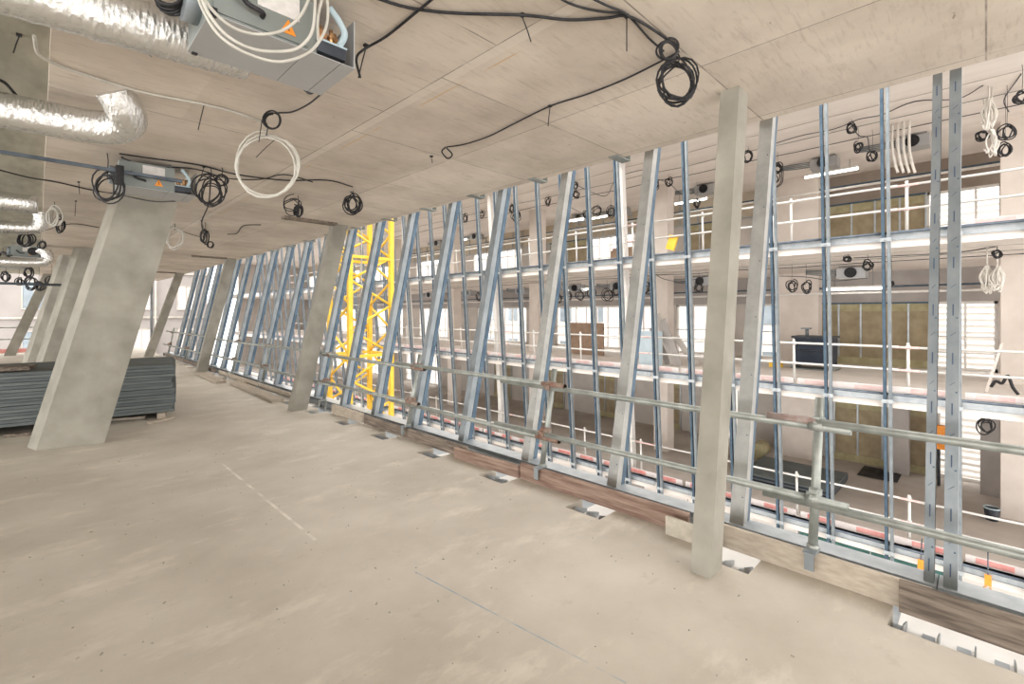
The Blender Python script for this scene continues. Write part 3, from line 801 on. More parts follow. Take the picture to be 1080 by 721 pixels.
for s in (-.2, .2): lad.bar((cc.x + s, cc.y + .3, GZ + .6), (cc.x + s, cc.y + .3, ZT), .04, .04)
z = GZ + .8
while z < ZT: lad.cyl((cc.x - .2, cc.y + .3, z), (cc.x + .2, cc.y + .3, z), .015, 6); z += .3
lad.build('ladder', 'galv_l', root)

f = MB(); f.box((-12, -25, GZ - .3), (45, 90, GZ)); struct(f, 'ground', 'ground')

# ------------------------------------------------------------------ opposite wing
OY0, OY1 = -9.0, 52.0
LV = [dict(z=3.30, X=12.95, n='upper'), dict(z=-.17, X=13.2, n='middle'), dict(z=-3.54, X=13.45, n='lower')]
TOPS = {'upper': 6.42, 'middle': 3.0, 'lower': -.47}
BX = 20.0            # back wall
ST = .30
def slab(z, X, name, soff='osoff'):
    m = MB(); m.box((X, OY0, z - .04), (BX + .3, OY1, z)); struct(m, 'floor_' + name, 'ofloor_shade' if name == 'opposite_lower' else 'ofloor')
    m = MB(); m.box((X, OY0, z - ST), (BX + .3, OY1, z - .04)); struct(m, 'ceiling_' + name, soff)


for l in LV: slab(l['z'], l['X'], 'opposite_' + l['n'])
slab(6.72, 12.7, 'opposite_top')
f = MB(); f.box((12.9, OY0, 6.72), (13.2, OY1, 8.6)); struct(f, 'wall_opposite_top', 'ocol')
slab(-7.0, 13.9, 'opposite_ground')
f = MB(); f.box((16.0, OY0, -10.6), (16.3, OY1, -7.3)); struct(f, 'wall_opposite_ground', 'owall')

def fx(z): return 13.2 - (z + .17) * .25 / 3.45      # leaning face of the opposite wing

# back walls: lintel band, grey walls, stud partitions with wool, windows
wn = 0
def back_wall(l, bays):
    global wn
    z0 = l['z']; head = z0 + 2.13; top = TOPS[l['n']]
    if l is LV[0]:
        m = MB(); m.box((BX, OY0, head), (BX + .25, 6.2, top)); struct(m, 'wall_lintel_upper', 'obrown')
        m = MB(); m.box((BX, 6.2, head), (BX + .25, OY1, top)); struct(m, 'wall_lintel_far', 'otan')
        root = thing('header_frame', 'row of metal header studs before the tan band of the opposite upper floor', 'stud frame', (BX - .03, 6.3, head))
        for k in range(40):
            q = MB(); yy = 6.3 + k * .8; q.box((BX - .05, yy, head), (BX - .01, yy + .05, top - .05)); q.build('header_stud', 'galv_l', root)
        q = MB(); q.box((BX - .06, 6.2, head - .04), (BX - .005, 38.5, head)); q.build('rail', 'galv_l', root)
    else:
        m = MB(); m.box((BX, OY0, head), (BX + .25, OY1, top)); struct(m, 'wall_lintel_' + l['n'], 'odark')
    npart = 0
    for (a, b, t) in bays:
        if t == 'wall': wm = MB(); wm.box((BX, a, z0), (BX + .25, b, head)); struct(wm, 'wall_back_' + l['n'], 'owall')
        elif t == 'wool':
            root = thing('stud_partition', 'olive wool filled stud partition on the opposite %s floor, %s from the right end' % (l['n'], ORD[npart]), 'partition', (BX - .05, (a + b) / 2, z0)); npart += 1
            q = MB(); q.box((BX - .04, a + .01, z0), (BX + .2, b - .01, head - .3)); q.build('wool_infill', 'wool', root)
            q = MB(); q.box((BX - .04, a, head - .3), (BX + .2, b, head)); q.build('wool_strip', 'wool_y', root)
            n = max(2, round((b - a) / .62))
            for k in range(n + 1):
                y = a + (b - a) * k / n
                q = MB(); q.box((BX - .075, y - .025, z0), (BX - .04, y + .025, head)); q.build('stud', 'galv_l', root)
            q = MB(); q.box((BX - .08, a, head - .05), (BX - .03, b, head)); q.build('head_track', 'galv_d', root)
            q = MB(); q.box((BX - .08, a, z0), (BX - .03, b, z0 + .25)); q.build('floor_track', 'wool_y', root)
        elif t == 'win':
            wn += 1
            root = bpy.data.objects.new('window_%d' % wn, None); col.objects.link(root); root.location = (BX, (a + b) / 2, z0)
            ROOTLOC[root.as_pointer()] = Vector(root.location); root['kind'] = 'structure'
            q = MB()
            q.box((BX + .05, a, z0), (BX + .15, a + .08, head)); q.box((BX + .05, b - .08, z0), (BX + .15, b, head)); q.box((BX + .05, a, head - .08), (BX + .15, b, head)); q.box((BX + .05, a, z0), (BX + .15, b, z0 + .1))
            q.build('window_frame', 'wpaint', root)
            q = MB(); n = max(1, round((b - a) / .65))
            for k in range(1, n):
                y = a + (b - a) * k / n; q.box((BX + .07, y - .03, z0 + .1), (BX + .13, y + .03, head - .08))
            if n > 1: q.build('mullion', 'wpaint', root)
            q = MB()
            for zz in (z0 + .55, z0 + 1.05): q.cyl((BX - .02, a, zz), (BX - .02, b, zz), .022, 6)
            q.build('safety_bar', 'wpaint', root)


def tail(y):
    out = []; i = 0
    while y < OY1 - 3:
        out += [(y, y + 2.2, 'wall'), (y + 2.2, y + 6.6, 'win')]; y += 6.6; i += 1
    out.append((y, OY1, 'wall')); return out


back_wall(LV[1], [(OY0, -.25, 'wall'), (-.25, 1.15, 'win'), (1.15, 4.3, 'wool'), (4.3, 5.0, 'wall'), (5.0, 6.3, 'win'), (6.3, 8.2, 'wall'), (8.2, 9.7, 'win'), (9.7, 10.7, 'wall'), (10.7, 16.6, 'win')] + tail(16.6))
back_wall(LV[0], [(OY0, -.35, 'wall'), (-.35, 1.35, 'win'), (1.35, 4.6, 'wool'), (4.6, 5.2, 'wall'), (5.2, 6.2, 'win'), (6.2, 7.5, 'wall'), (7.5, 9.2, 'wool'), (9.2, 10.5, 'wall'), (10.5, 14.5, 'win'), (14.5, 17, 'wool')] + tail(17))
back_wall(LV[2], [(OY0, .0, 'wall'), (.0, 1.1, 'win'), (1.1, 3.8, 'wool'), (3.8, 6.6, 'wall'), (6.6, 7.6, 'win'), (7.6, 9.5, 'wall'), (9.5, 10.6, 'wool'), (10.6, 12.8, 'wall'), (12.8, 14, 'wool'), (14, 16, 'wall'), (16, 17.5, 'wool'), (17.5, 20, 'wall'), (20, 21.5, 'wool'), (21.5, 25, 'wall')] + tail(25))
# end wall
f = MB(); f.box((13.9, OY1 - .25, -7), (BX + .3, OY1, 6.4)); struct(f, 'wall_end', 'owall')

# broad columns of the opposite wing, one per floor
def ocol(x, y, wx, wy, l, label):
    z0 = l['z']; m = MB(); m.box((x - wx / 2, y - wy / 2, z0), (x + wx / 2, y + wy / 2, TOPS[l['n']]))
    tag(m.build('concrete_column', 'ocol'), label, 'column', None, 'thing')


CN = ['at the right border', 'right of the nearest square column', 'between the navy machine and the leaning boards', 'behind the studs right of the crane', 'right beside the crane', 'far behind the crane']
for l in LV:
    for k, (x, y, wx, wy) in enumerate(((17.5, -.86, .7, 1.2), (19.3, 4.74, .5, 1.3), (16.7, 8.6, .5, .55), (16.6, 14.9, .5, .6), (16.6, 21.2, .5, .6), (16.6, 27.5, .5, .6))):
        ocol(x, y, wx, wy, l, 'pale concrete column on the opposite %s floor, %s' % (l['n'], CN[k]))
m = MB(); m.box((19.4, 1.72, -3.54), (19.8, 2.25, -.47)); tag(m.build('concrete_column', 'odark'), 'dark grey column on the opposite lower floor before the olive partition', 'column', None, 'thing')
m = MB(); m.box((18.9, -.35, -3.54), (19.3, .12, -.47)); tag(m.build('concrete_column', 'odark'), 'dark grey column on the opposite lower floor at right', 'column', None, 'thing')
# leaning round columns at the edge, running through all floors
for k, y in enumerate((8.25, 14.4, 20.9, 27.4)):
    for l in LV:
        za, zb = l['z'], TOPS[l['n']]
        m = MB(); m.lean((fx(za) + .42, y, za), (fx(zb) + .42, y, zb), -.1, .1, -.1, .1)
        tag(m.build('edge_column', 'wpaint'), 'slim white leaning column near the opposite %s floor edge, %s from the right' % (l['n'], ORD[k]), 'column', None, 'thing')

# uprights of the opposite facade
UY = [.42 + STEP * k for k in range(-1, 39)]
for k, y in enumerate(UY):
    za, zb = -5.2, 6.6
    xa, xb = fx(za) - .16, fx(zb) - .16
    root = thing('facade_upright', 'slim twin galvanised upright of the opposite facade, %s counting from the right end' % ORD[k], 'upright', (xa, y, za), 'twin uprights of the opposite facade')
    for s in (-1, 1):
        m = MB(); yc = y + s * .047
        m.lean((xa, yc, za), (xb, yc, zb), -.05, .05, -.028, -.022); m.lean((xa, yc, za), (xb, yc, zb), -.05, -.044, -.022, .028); m.lean((xa, yc, za), (xb, yc, zb), .044, .05, -.022, .028)
        m.build('channel', 'galv_d' if s > 0 else 'galv', root)
    for l in LV:
        m = MB(); z = l['z']; x = fx(z) - .16
        m.box((x - .06, y - .035, z - .16), (x + .13, y + .035, z - .15)); m.box((x - .06, y - .10, z - .18), (x - .05, y + .10, z - .10))
        m.build('bracket', 'galv_l', root)

# slab edge: dark tube, galvanised edge profile in lengths, red and white toe boards, guard posts and rails
for l in LV:
    z, X, nm = l['z'], l['X'], l['n']
    m = MB(); m.cyl((X - .10, OY0 + 1, z + .01), (X - .10, OY1 - .5, z + .01), .028, 8)
    tag(m.build('edge_tube', 'dtube'), 'dark tube along the edge of the opposite %s floor' % nm, 'tube')
    y = -3.0; k = 0
    while y < 40:
        L_ = 3.4 if y < 20 else 6.8
        m = MB(); m.box((X - .03, y, z - .155), (X - .025, y + L_ - .06, z - .02)); m.box((X - .03, y, z - .025), (X + .12, y + L_ - .06, z - .0)); m.box((X - .06, y, z - .155), (X - .03, y + L_ - .06, z - .15))
        tag(m.build('edge_profile', 'galv_l'), 'galvanised edge profile of the opposite %s floor, %s length from the right end' % (nm, ORD[k]), 'metal profile')
        y += L_; k += 1
    y = -2.6; k = 0
    while y < 36:
        L_ = 3.0 if y < 20 else 6.0
        if nm == 'upper' and k > 0: break
        m = MB(); m.box((X + .12, y, z), (X + .15, y + L_ - .1, z + .16)); o = m.build('toe_board', 'toe_w')
        tag(o, 'white toe board with red bars on the opposite %s floor, %s length from the right' % (nm, ORD[k]), 'plank')
        q = y + .2
        while q < y + L_ - .7:
            m = MB(); m.box((X + .114, q, z + .03), (X + .12, q + .55, z + .14)); m.build('red_bar', 'toe_r' if nm == 'lower' else 'toe_p', o); q += 1.0
        y += L_; k += 1
    gy = [-1.0 + 2.2 * i for i in range(17)]
    for k, y in enumerate(gy):
        m = MB(); m.cyl((X + .22, y, z), (X + .16, y, z + 1.12), .03, 8); m.box((X + .12, y - .06, z), (X + .3, y + .06, z + .02))
        for zz in (.52, 1.02): m.cyl((X + .2, y, z + zz - .04), (X + .19, y, z + zz + .04), .045, 8)
        tag(m.build('guard_post', 'wpaint'), 'white guard post on the opposite %s floor edge, %s from the right' % (nm, ORD[k]), 'guard post', 'guard posts of the opposite wing')
    for zz, n2 in ((.52, 'lower'), (1.02, 'upper')):
        ys = [-3.5, 1.5, 7.8, 14, 22, 36]
        for k in range(5):
            a, b = ys[k], ys[k + 1]
            m = MB(); m.cyl((X + .13 - .02 * (k % 2), a - .15, z + zz + .01 * (k % 2)), (X + .13 - .02 * (k % 2), b + .15, z + zz + .01 * (k % 2)), .026, 8); o = m.build('guard_tube', 'wpaint')
            tag(o, '%s white guard tube on the opposite %s floor, %s length from the right' % (n2, nm, ORD[k]), 'guard rail')
            m = MB(); m.cyl((X + .13 - .02 * (k % 2), b - .5, z + zz + .01 * (k % 2)), (X + .13 - .02 * (k % 2), b + .16, z + zz + .01 * (k % 2)), .028, 8); m.build('red_end', 'toe_p', o)

# services under the opposite soffits
def small_unit(y, x, zc, label):
    root = thing('ceiling_unit', label, 'ventilation unit', (x, y, zc - .3))
    m = MB(); m.box((x, y - .35, zc - .36), (x + .5, y + .35, zc - .06)); m.build('casing', 'unit', root)
    m = MB(); m.cyl((x - .05, y, zc - .2), (x + .01, y, zc - .2), .155, 16); m.build('spigot', 'black', root)
    m = MB()
    for s in (-.28, .28): m.cyl((x + .1, y + s, zc - .08), (x + .1, y + s, zc), .012, 6)
    m.build('hanger_rod', 'galv', root)
    m = MB()
    for k in range(4): m.tube(smooth_path([(x + .1, y + .35, zc - .1 - .05 * k), (x + .05, y + .7, zc - .1 - .05 * k), (x + .2, y + 1.2, zc - .05 - .04 * k)], 4), .02, 6)
    m.build('pipe', 'galv', root)


for l in (LV[0], LV[1]):
    zc = TOPS[l['n']]
    for k, (px, x) in enumerate(((962, 16.6), (868, 17.0), (742, 17.5), (652, 18.6), (610, 18.6), (500, 18.6), (460, 18.6)) if l is LV[0] else
                                ((897, 17.0), (738, 17.6), (688, 18.2), (650, 18.2), (606, 18.2), (586, 17.4), (548, 18.2), (520, 18.2), (492, 18.2), (452, 18.2))):
        u = (px - CX) / FPX; small_unit(x * (1 - u) / (1 + u), x, zc, 'grey ceiling unit with black spigot under the opposite %s ceiling, %s from the right' % (l['n'], ORD[k]))
    # long conduits and header track
    for k, (x, zz, mt, r_) in enumerate(((13.7, .01, 'owall', .009), (14.9, .012, 'unit_d', .009), (15.9, .015, 'dark', .011), (18.6, .75, 'wpaint', .04), (19.2, .55, 'galv_d', .03))):
        m = MB(); pts = [(x, OY0 + 1 + q * 1.5, zc - zz - (.05 * math.sin(q * 1.7) ** 2 if k < 3 else 0)) for q in range(30)]
        m.tube(pts, r_, 6)
        tag(m.build('soffit_cable', mt), 'long %s running under the opposite %s ceiling, %s from its edge' % ('cable' if k < 3 else 'white pipe' if k == 3 else 'dark pipe', 'upper' if l is LV[0] else 'middle', ORD[k]), 'cable')


def ocoil(px, py, rpx, X, label, group=None, mat='black', r=.014, turns=4):
    u = (px - CX) / FPX; d = X / (S2 * (1 + u)); zt = 3.0 if py > 255 else 6.42
    if py > 400: zt = -.47
    d = min(d, .98 * (zt - EYE) * FPX / (HY - py + rpx)) if py < 330 else d
    coil(px, py, rpx, d, label, turns, r, mat, spread=.45, group=group, ztop=zt, face=(0.3, -.954, 0), sq=random.uniform(.6, 1))


g = 'black cable coils under the opposite ceilings'
OC = [(898, 136, 6, 15), (905, 155, 5, 15), (815, 188, 9, 15.5), (789, 165, 5, 14.5), (820, 178, 6, 15.6), (1062, 139, 8, 14.5), (1078, 103, 7, 13.5), (1037, 143, 5, 15), (1060, 158, 7, 15), (920, 165, 6, 15.5),
      (835, 302, 6, 15.2), (850, 303, 6, 15.2), (737, 304, 5, 16), (915, 280, 4, 14), (1051, 268, 4, 14), (1040, 449, 8, 15), (940, 300, 3, 15), (608, 205, 4, 15), (607, 196, 3, 15), (690, 195, 6, 15.5), (705, 192, 5, 15.5),
      (540, 220, 4, 16), (545, 228, 5, 16.5), (530, 218, 4, 16), (490, 230, 4, 16), (508, 226, 3, 16), (578, 212, 4, 15.5), (644, 223, 5, 17), (640, 311, 6, 17), (662, 308, 5, 17), (612, 311, 5, 17.5), (562, 305, 4, 17), (520, 315, 4, 17), (588, 314, 5, 17), (600, 312, 4, 17), (624, 309, 5, 17), (575, 308, 4, 17), (650, 306, 5, 17.5), (680, 304, 5, 17), (505, 313, 4, 17.5), (630, 222, 5, 17.5), (618, 226, 4, 17.5), (598, 225, 4, 18), (735, 214, 4, 17), (893, 273, 3, 14), (651, 185, 4, 15)]
PL = ['beside the double upright', 'near the right border', 'near the broad pale column', 'behind the studs right of the crane', 'behind the middle studs']
for k, (x, y, r_, X) in enumerate(OC):
    fl = 'upper' if y < 250 else 'middle' if y < 400 else 'lower'
    where = 'near the right border' if x > 1000 else 'beside the double upright' if x > 880 else 'around the broad pale column' if x > 730 else 'behind the middle studs' if x > 590 else 'behind the studs right of the crane'
    ocoil(x, y, r_, X, 'black cable coil hanging under the opposite %s ceiling %s' % (fl, where), g)

# metal channels in the opposite wing, made to glow to add light there
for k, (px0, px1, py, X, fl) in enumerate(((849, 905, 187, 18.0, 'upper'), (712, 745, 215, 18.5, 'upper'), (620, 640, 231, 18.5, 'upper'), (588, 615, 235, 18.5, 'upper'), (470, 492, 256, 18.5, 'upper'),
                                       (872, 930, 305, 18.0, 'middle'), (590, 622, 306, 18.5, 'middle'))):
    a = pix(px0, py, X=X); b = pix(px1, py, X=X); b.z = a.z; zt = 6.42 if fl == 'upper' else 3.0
    root = thing('glow_channel', 'bright metal channel with added glow under the opposite %s ceiling, %s from the right' % (fl, ORD[k if k < 5 else k - 5]), 'lamp', (a + b) / 2)
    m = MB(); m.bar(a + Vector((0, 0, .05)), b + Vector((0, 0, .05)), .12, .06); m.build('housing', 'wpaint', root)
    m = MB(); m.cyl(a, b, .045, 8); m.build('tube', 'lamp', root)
    m = MB()
    for f_ in (.15, .85):
        q = a.lerp(b, f_); m.cyl(q + Vector((0, 0, .07)), (q.x, q.y, zt), .008, 5)
    m.build('hanger', 'galv', root)


# thin dangling wires across the opposite soffits
def owire(pxs, zt, label):
    pts = [pix(a, b, z=zt - .012 - c) for a, b, c in pxs]
    m = MB(); m.tube(smooth_path(pts, 5), .011, 6)
    tag(m.build('thin_wire', 'dark'), label, 'cable')


owire([(815, 152, 0), (845, 143, .1), (880, 136, .03), (905, 126, .1), (930, 121, .05), (965, 107, .0), (1010, 104, .1), (1037, 90, .0)], 6.42, 'thin black wire sagging under the opposite upper ceiling right of the square column')
owire([(898, 132, 0), (906, 143, .25), (915, 145, .3), (917, 158, .5), (925, 160, .6), (932, 157, .3)], 6.42, 'thin black wire dropping beside the double upright to a cable tangle')
owire([(1064, 118, .2), (1059, 105, .05), (1073, 84, .0), (1077, 78, 0)], 6.42, 'thick black wire dropping near the right border of the upper ceiling')
owire([(608, 195, .03), (625, 203, .1), (640, 206, .1), (652, 187, .04), (690, 176, 0.03)], 6.42, 'thin black wire looping under the opposite upper ceiling behind the middle studs')
owire([(690, 188, .0), (705, 193, .3), (720, 205, .4), (735, 203, .2)], 6.42, 'thin black wire sagging left of the square column under the upper ceiling')
owire([(600, 218, 0), (620, 226, .2), (640, 223, .1), (655, 228, .2)], 6.42, 'thin black wire zigzag behind the middle studs under the upper ceiling')
owire([(690, 288, .12), (700, 294, .22), (720, 297, .28), (745, 291, .15)], 3.0, 'thin black wire sagging under the opposite middle ceiling left of the square column')
owire([(822, 291, .35), (850, 292, .38), (880, 296, .45), (915, 293, .4)], 3.0, 'thin black wire under the opposite middle ceiling carrying the twin coils')
owire([(900, 272, 0), (940, 270, .02), (1010, 266, .0), (1050, 260, .0)], 3.0, 'thin black wire under the opposite middle ceiling near the white hanks')

# bundles of white cable
def hank(px, py0, py1, X, label):
    u = (px - CX) / FPX; d = X / (S2 * (1 + u)); m = MB()
    for k in range(12):
        j = lambda s: random.uniform(-s, s)
        a = pix(px + j(2), py0, d=d + j(.05)); b = pix(px + j(9), (py0 + py1) / 2, d=d + j(.1)); c = pix(px + j(5), py1 + j(4), d=d + j(.1))
        m.tube(smooth_path([a, b, c, c + (b - c) * .3 + Vector((0, .06, 0))], 5), .014, 6)
    zt = 6.42 if py0 < 200 else 3.0; a = pix(px, py0 + 1, d=d); m.tube([a, (a.x, a.y, zt)], .016, 6)
    tag(m.build('white_cable_hank', 'white'), label, 'cable bundle')


hank(1043, 104, 134, 14.3, 'upper white cable hank hanging near the right border')
hank(1046, 136, 162, 14.4, 'white cable hank hanging lower near the right border')
hank(1041, 280, 306, 14.3, 'white cable hank under the opposite middle ceiling, left of its twin')
hank(1052, 280, 304, 14.3, 'white cable hank under the opposite middle ceiling, right of its twin')
for k, px in enumerate((943, 949, 955, 961)):
    m = MB(); a = pix(px - 2, 155, X=15.4); b = pix(px + 1, 172, X=15.4); c = pix(px + 4, 182, X=15.4); m.tube(smooth_path([(a.x, a.y, 6.42), a, b, c], 5), .03, 8)
    tag(m.build('white_flex_pipe', 'white'), 'short white flexible pipe beside the double upright, %s from the left' % ORD[k], 'pipe')

# ------------------------------------------------------------------ things standing in the opposite wing
zm, zl, zu = LV[1]['z'], LV[2]['z'], LV[0]['z']
# navy machine
y = 3.85
root = thing('site_generator', 'navy blue site machine with raised lid on the opposite middle floor', 'machine', (17.6, y, zm))
m = MB(); m.box((17.10, y - .50, zm + .14), (18.00, y + .50, zm + .98)); m.build('body', 'navy', root)
m = MB(); m.box((17.05, y - .56, zm + .98), (18.05, y + .56, zm + 1.04)); m.build('lid', 'dark', root)
m = MB(); m.box((17.10, y - .6, zm + .02), (18.00, y - .5, zm + .14)); m.box((17.10, y + .5, zm + .02), (18.00, y + .6, zm + .14)); m.box((17.05, y - .5, zm), (18.05, y + .5, zm + .025)); m.build('skid', 'unit_d', root)
m = MB(); m.cyl((17.40, y + .2, zm + 1.04), (17.40, y + .2, zm + 1.3), .05, 8); m.box((17.25, y + .1, zm + 1.26), (17.55, y + .34, zm + 1.3)); m.build('exhaust', 'galv', root)
m = MB(); m.tube([(17.10, y - .35, zm + .6), (17.02, y - .35, zm + .6), (17.02, y + .35, zm + .6), (17.10, y + .35, zm + .6)], .02, 6); m.build('handle', 'dark', root)
m = MB(); m.box((17.0, y + .85, zm), (17.25, y + 1.2, zm + .16)); tag(m.build('tool_case', 'yellow'), 'small yellow case on the floor left of the navy machine', 'case')
# leaning boards
for k, (dy, ln) in enumerate(((0, 1.55), (.28, 1.75), (.55, 1.25), (-.3, .95))):
    px = 722; u = (px - CX) / FPX; yb = 15.0 * (1 - u) / (1 + u)
    xx = 15.0 + .14 * k; a = Vector((xx, yb + dy + .15, zm + .03)); b = Vector((xx + .05, yb + dy + .8, zm + ln)); m = MB(); m.bar(a, b, .05, .2, (0, 1, 0))
    tag(m.build('leaning_board', ('odark', 'owall')[k % 2]), 'grey board leaning against the opposite middle column, ' + ['second longest', 'longest', 'shorter inner one', 'shortest outer one'][k], 'board', 'boards leaning against the column')
px = 690; u = (px - CX) / FPX; yb = 15.0 * (1 - u) / (1 + u)
for k in range(6):
    m = MB(); m.box((14.6 + .07 * k, yb - .3, zm), (14.66 + .07 * k, yb + .35, zm + 1.15)); tag(m.build('foam_board', 'bluefoam'), 'pale blue foam board standing left of the leaning boards, %s from the front' % ORD[k], 'board', 'pale blue foam boards')
m = MB(); px = 617; u = (px - CX) / FPX; yb = 16.5 * (1 - u) / (1 + u); m.box((16.5, yb - .9, zm), (16.6, yb + .9, zm + 1.35)); tag(m.build('fibreboard_sheet', 'brownboard'), 'brown fibreboard sheet standing on the opposite middle floor', 'board')
m = MB(); px = 655; u = (px - CX) / FPX; yb = 17 * (1 - u) / (1 + u); m.box((17, yb - .6, zu), (17.8, yb + .5, zu + .9)); m.box((17.05, yb - .55, zu + .9), (17.75, yb + .45, zu + 1.0)); tag(m.build('brown_crate', 'brownboard'), 'brown crate on the opposite upper floor behind the middle studs', 'crate')
px = 714; u = (px - CX) / FPX; yb = 13.4 * (1 - u) / (1 + u)
m = MB(); m.bar((13.13, yb - .1, zu + .32), (13.13, yb + .14, zu + .4), .08, .42); tag(m.build('yellow_sign_bag', 'yellow'), 'yellow bag hung on the opposite upper guard rail', 'bag')
# white trestle or chute bits at the upper floor
# lower floor: pallet of grey boards, roll, cloth, bucket, orange lamp
pc = pix(838, 497, X=15.2)
for k in range(4):
    m = MB(); m.box((15.4, 3.0, zl + .04 + .05 * k), (17.6, 5.4, zl + .085 + .05 * k)); tag(m.build('flat_board', 'board' if k % 2 else 'navy'), 'blue grey board lying flat on the opposite lower floor, %s from the bottom' % ORD[k], 'board', 'flat boards on the lower floor')
for yy, nn in ((3.3, 'right'), (4.9, 'left')):
    m = MB(); m.box((15.5, yy, zl), (17.5, yy + .1, zl + .04)); tag(m.build('board_bearer', 'wood_l'), 'timber bearer under the %s end of the flat boards on the lower floor' % nn, 'timber')
pr = Vector((18, 5.75, 0))
for k, (dy, dz, lab) in enumerate(((0, 0, 'rolled mineral wool lying behind the flat boards, nearer roll'), (.54, 0, 'rolled mineral wool lying behind the flat boards, further roll'))):
    m = MB(); m.cyl((17.8, pr.y + dy, zl + .265), (18.7, pr.y + dy, zl + .265), .26, 16); m.tube([Vector((17.79, pr.y + dy + .02 * a * math.cos(a), zl + .27 + .02 * a * math.sin(a))) for a in [i * .4 for i in range(30)]], .012, 5)
    tag(m.build('wool_roll', 'wool_y'), lab, 'insulation roll')
pcl = pix(928, 500, z=zl)
m = MB(); N = 9
vs = [(pcl.x + (i / N - .5) * 1.3, pcl.y + (j / N - .5) * 1.0, zl + .02 + .16 * max(0, math.sin(i * 1.1) * math.cos(j * .9)) * math.sin(math.pi * i / N) * math.sin(math.pi * j / N)) for i in range(N + 1) for j in range(N + 1)]
m.add(vs, [(i * (N + 1) + j, (i + 1) * (N + 1) + j, (i + 1) * (N + 1) + j + 1, i * (N + 1) + j + 1) for i in range(N) for j in range(N)], True)
tag(m.build('black_sheet', 'black'), 'crumpled black sheet on the opposite lower floor', 'sheet')
pb = pix(1046, 548, z=zl)
root = thing('bucket', 'dark bucket with pale rim on the opposite lower floor', 'bucket', pb)
m = MB(); m.cyl(pb, pb + Vector((0, 0, .3)), .12, 14, .15); m.build('body', 'dark', root)
m = MB(); m.tube([pb + Vector((.15 * math.cos(a), .15 * math.sin(a), .3)) for a in [i * math.pi / 8 for i in range(16)]], .015, 6, closed=True); m.build('rim', 'hose', root)
po = pix(990, 452, X=19.0)
root = thing('orange_lamp', 'orange site lamp standing before the louvred window of the lower floor', 'lamp', (19.0, po.y, zl))
m = MB(); m.cyl((19.0, po.y, zl), (19.0, po.y, zl + 1.1), .04, 8); m.build('stand', 'dark', root)
m = MB(); m.box((18.9, po.y - .2, zl + 1.1), (19.1, po.y + .15, zl + 1.8)); m.build('head', 'orange', root)
# cable reel and tubes on the middle floor, right
m = MB(); q = [pix(x, y_, X=14.6) for x, y_ in ((1045, 408), (1050, 402), (1057, 404), (1063, 396), (1068, 408), (1074, 416))]; m.tube(smooth_path(q, 5), .03, 7); tag(m.build('black_hose', 'black'), 'black hose hanging over the opposite middle floor near the right border', 'hose')
m = MB(); m.bar(pix(1040, 413, X=15), pix(1057, 362, X=15), .05, .05); tag(m.build('wooden_prop', 'ocol'), 'slim pale prop leaning near the right border of the middle floor', 'prop')
# hooks with orange straps under the lower slab
for k, (px, py) in enumerate(((971, 590), (1042, 606))):
    a = pix(px, py, X=13.3); root = thing('strap_hook', 'orange strap with steel hook hanging at the lower edge, ' + ['left of the printed studs', 'right of the printed studs'][k], 'hook', a - Vector((0, 0, .5)))
    m = MB(); m.bar(a, a + Vector((0, 0, -.22)), .1, .02); m.build('strap', 'orange', root)
    m = MB(); m.tube(smooth_path([a + Vector((0, 0, -.2)), a + Vector((0, .07, -.3)), a + Vector((0, 0, -.42)), a + Vector((0, -.07, -.33)), a + Vector((0, -.03, -.24))], 5), .016, 6); m.build('steel_hook', 'copper', root)
    m = MB(); m.tube([a, a + Vector((.3, 0, .35))], .01, 6); m.build('lanyard', 'dtube', root)
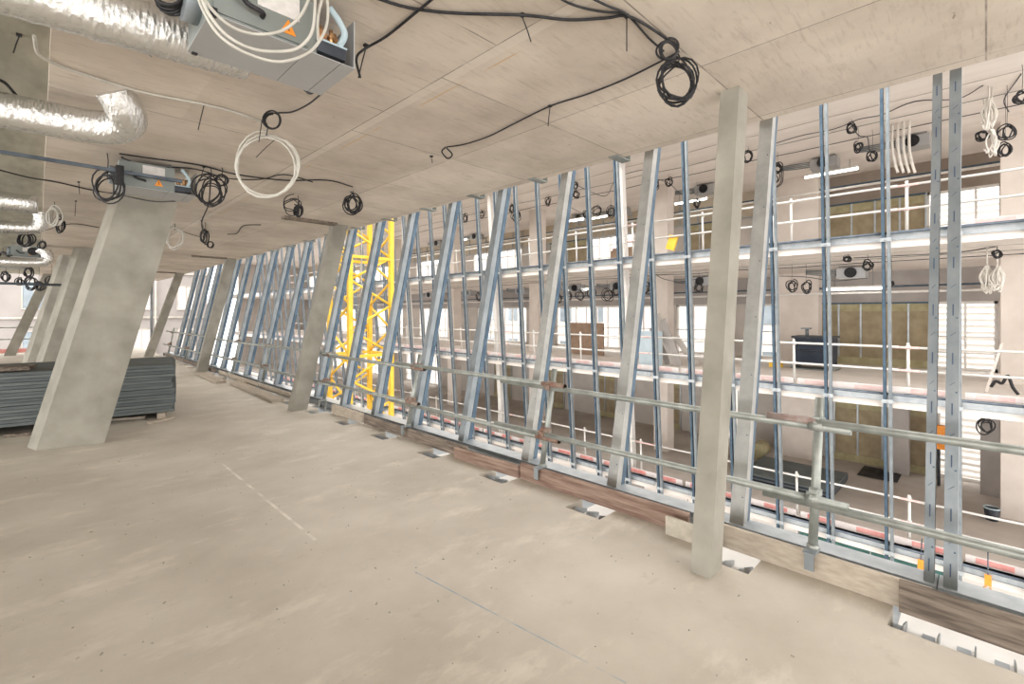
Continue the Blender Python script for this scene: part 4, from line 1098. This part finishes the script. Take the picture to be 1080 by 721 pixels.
# hoarding panels below the lower slab
y = -2.6
k = 0
while y < 24:
    t = 'facade' if y < -1 else 'odark' if y < .2 else 'teal' if y < 3.4 else ('facade', 'osoff', 'facade', 'odark')[k % 4]
    m = MB(); m.box((14.6, y, -7), (14.7, y + 1.52, -3.9)); m.box((14.57, y, -7), (14.6, y + .05, -3.9)); m.box((14.57, y + 1.47, -7), (14.6, y + 1.52, -3.9))
    tag(m.build('hoarding_panel', t), '%s hoarding panel below the opposite lower floor, %s from the right' % ({'teal': 'dark teal', 'odark': 'dark grey', 'facade': 'white', 'osoff': 'beige'}[t], ORD[k]), 'panel')
    y += 1.55; k += 1

# ------------------------------------------------------------------ buildings beyond
def neighbour(x0, y0, x1, y1, z1, label, wmat):
    root = thing('neighbour_building', label, 'building', ((x0 + x1) / 2, (y0 + y1) / 2, GZ))
    m = MB(); m.box((x0, y0, GZ), (x1, y1, z1)); m.build('wall', wmat, root)
    return root


b1 = neighbour(36, -16, 46, 80, 8, 'white rendered building seen through the opposite windows', 'facade')
for zc in (-2.6, .9, 4.4):
    for j in range(14):
        y = -8 + j * 3.6
        if -8 < y < 4.2: continue
        m = MB(); m.box((35.93, y, zc - .1), (36.0, y + 1.3, zc + 1.5)); w = m.build('window', 'glass_d', b1)
m = MB()
z = GZ + 1
while z < 8.6: m.box((35.8, -6, z), (36.0, 4.2, z + .16)); z += .34
m.build('louvre', 'wpaint', b1)
b2 = neighbour(-26, 46, 10, 56, 12, 'pale building beyond the bright open end of the floor', 'farwall')
for zc in (-1.5, 1.9, 5.4):
    for j in range(12):
        x = -24 + j * 2.9
        m = MB(); m.box((x, 45.9, zc - .05), (x + 1.3, 46.0, zc)); m.box((x, 45.93, zc), (x + .07, 46.0, zc + 1.9)); m.box((x + 1.23, 45.93, zc), (x + 1.3, 46.0, zc + 1.9)); m.box((x, 45.93, zc + 1.83), (x + 1.3, 46.0, zc + 1.9)); m.box((x + .6, 45.93, zc), (x + .66, 46.0, zc + 1.83))
        w = m.build('window_frame', 'slab', b2)
        m = MB(); m.box((x + .07, 45.97, zc), (x + 1.23, 45.995, zc + 1.83)); m.build('pane', 'toe_w' if j != 8 else 'glass_d', w)
for zc in (-2.2, 1.2, 4.7):
    m = MB(); m.box((-26, 45.85, zc), (10, 46.0, zc + .14)); m.build('ledge', 'slab', b2)
for x in (-6.5, 1.0, 6.5):
    m = MB(); m.cyl((x, 45.8, GZ), (x, 45.8, 11.5), .07, 8); m.build('downpipe', 'slab', b2)
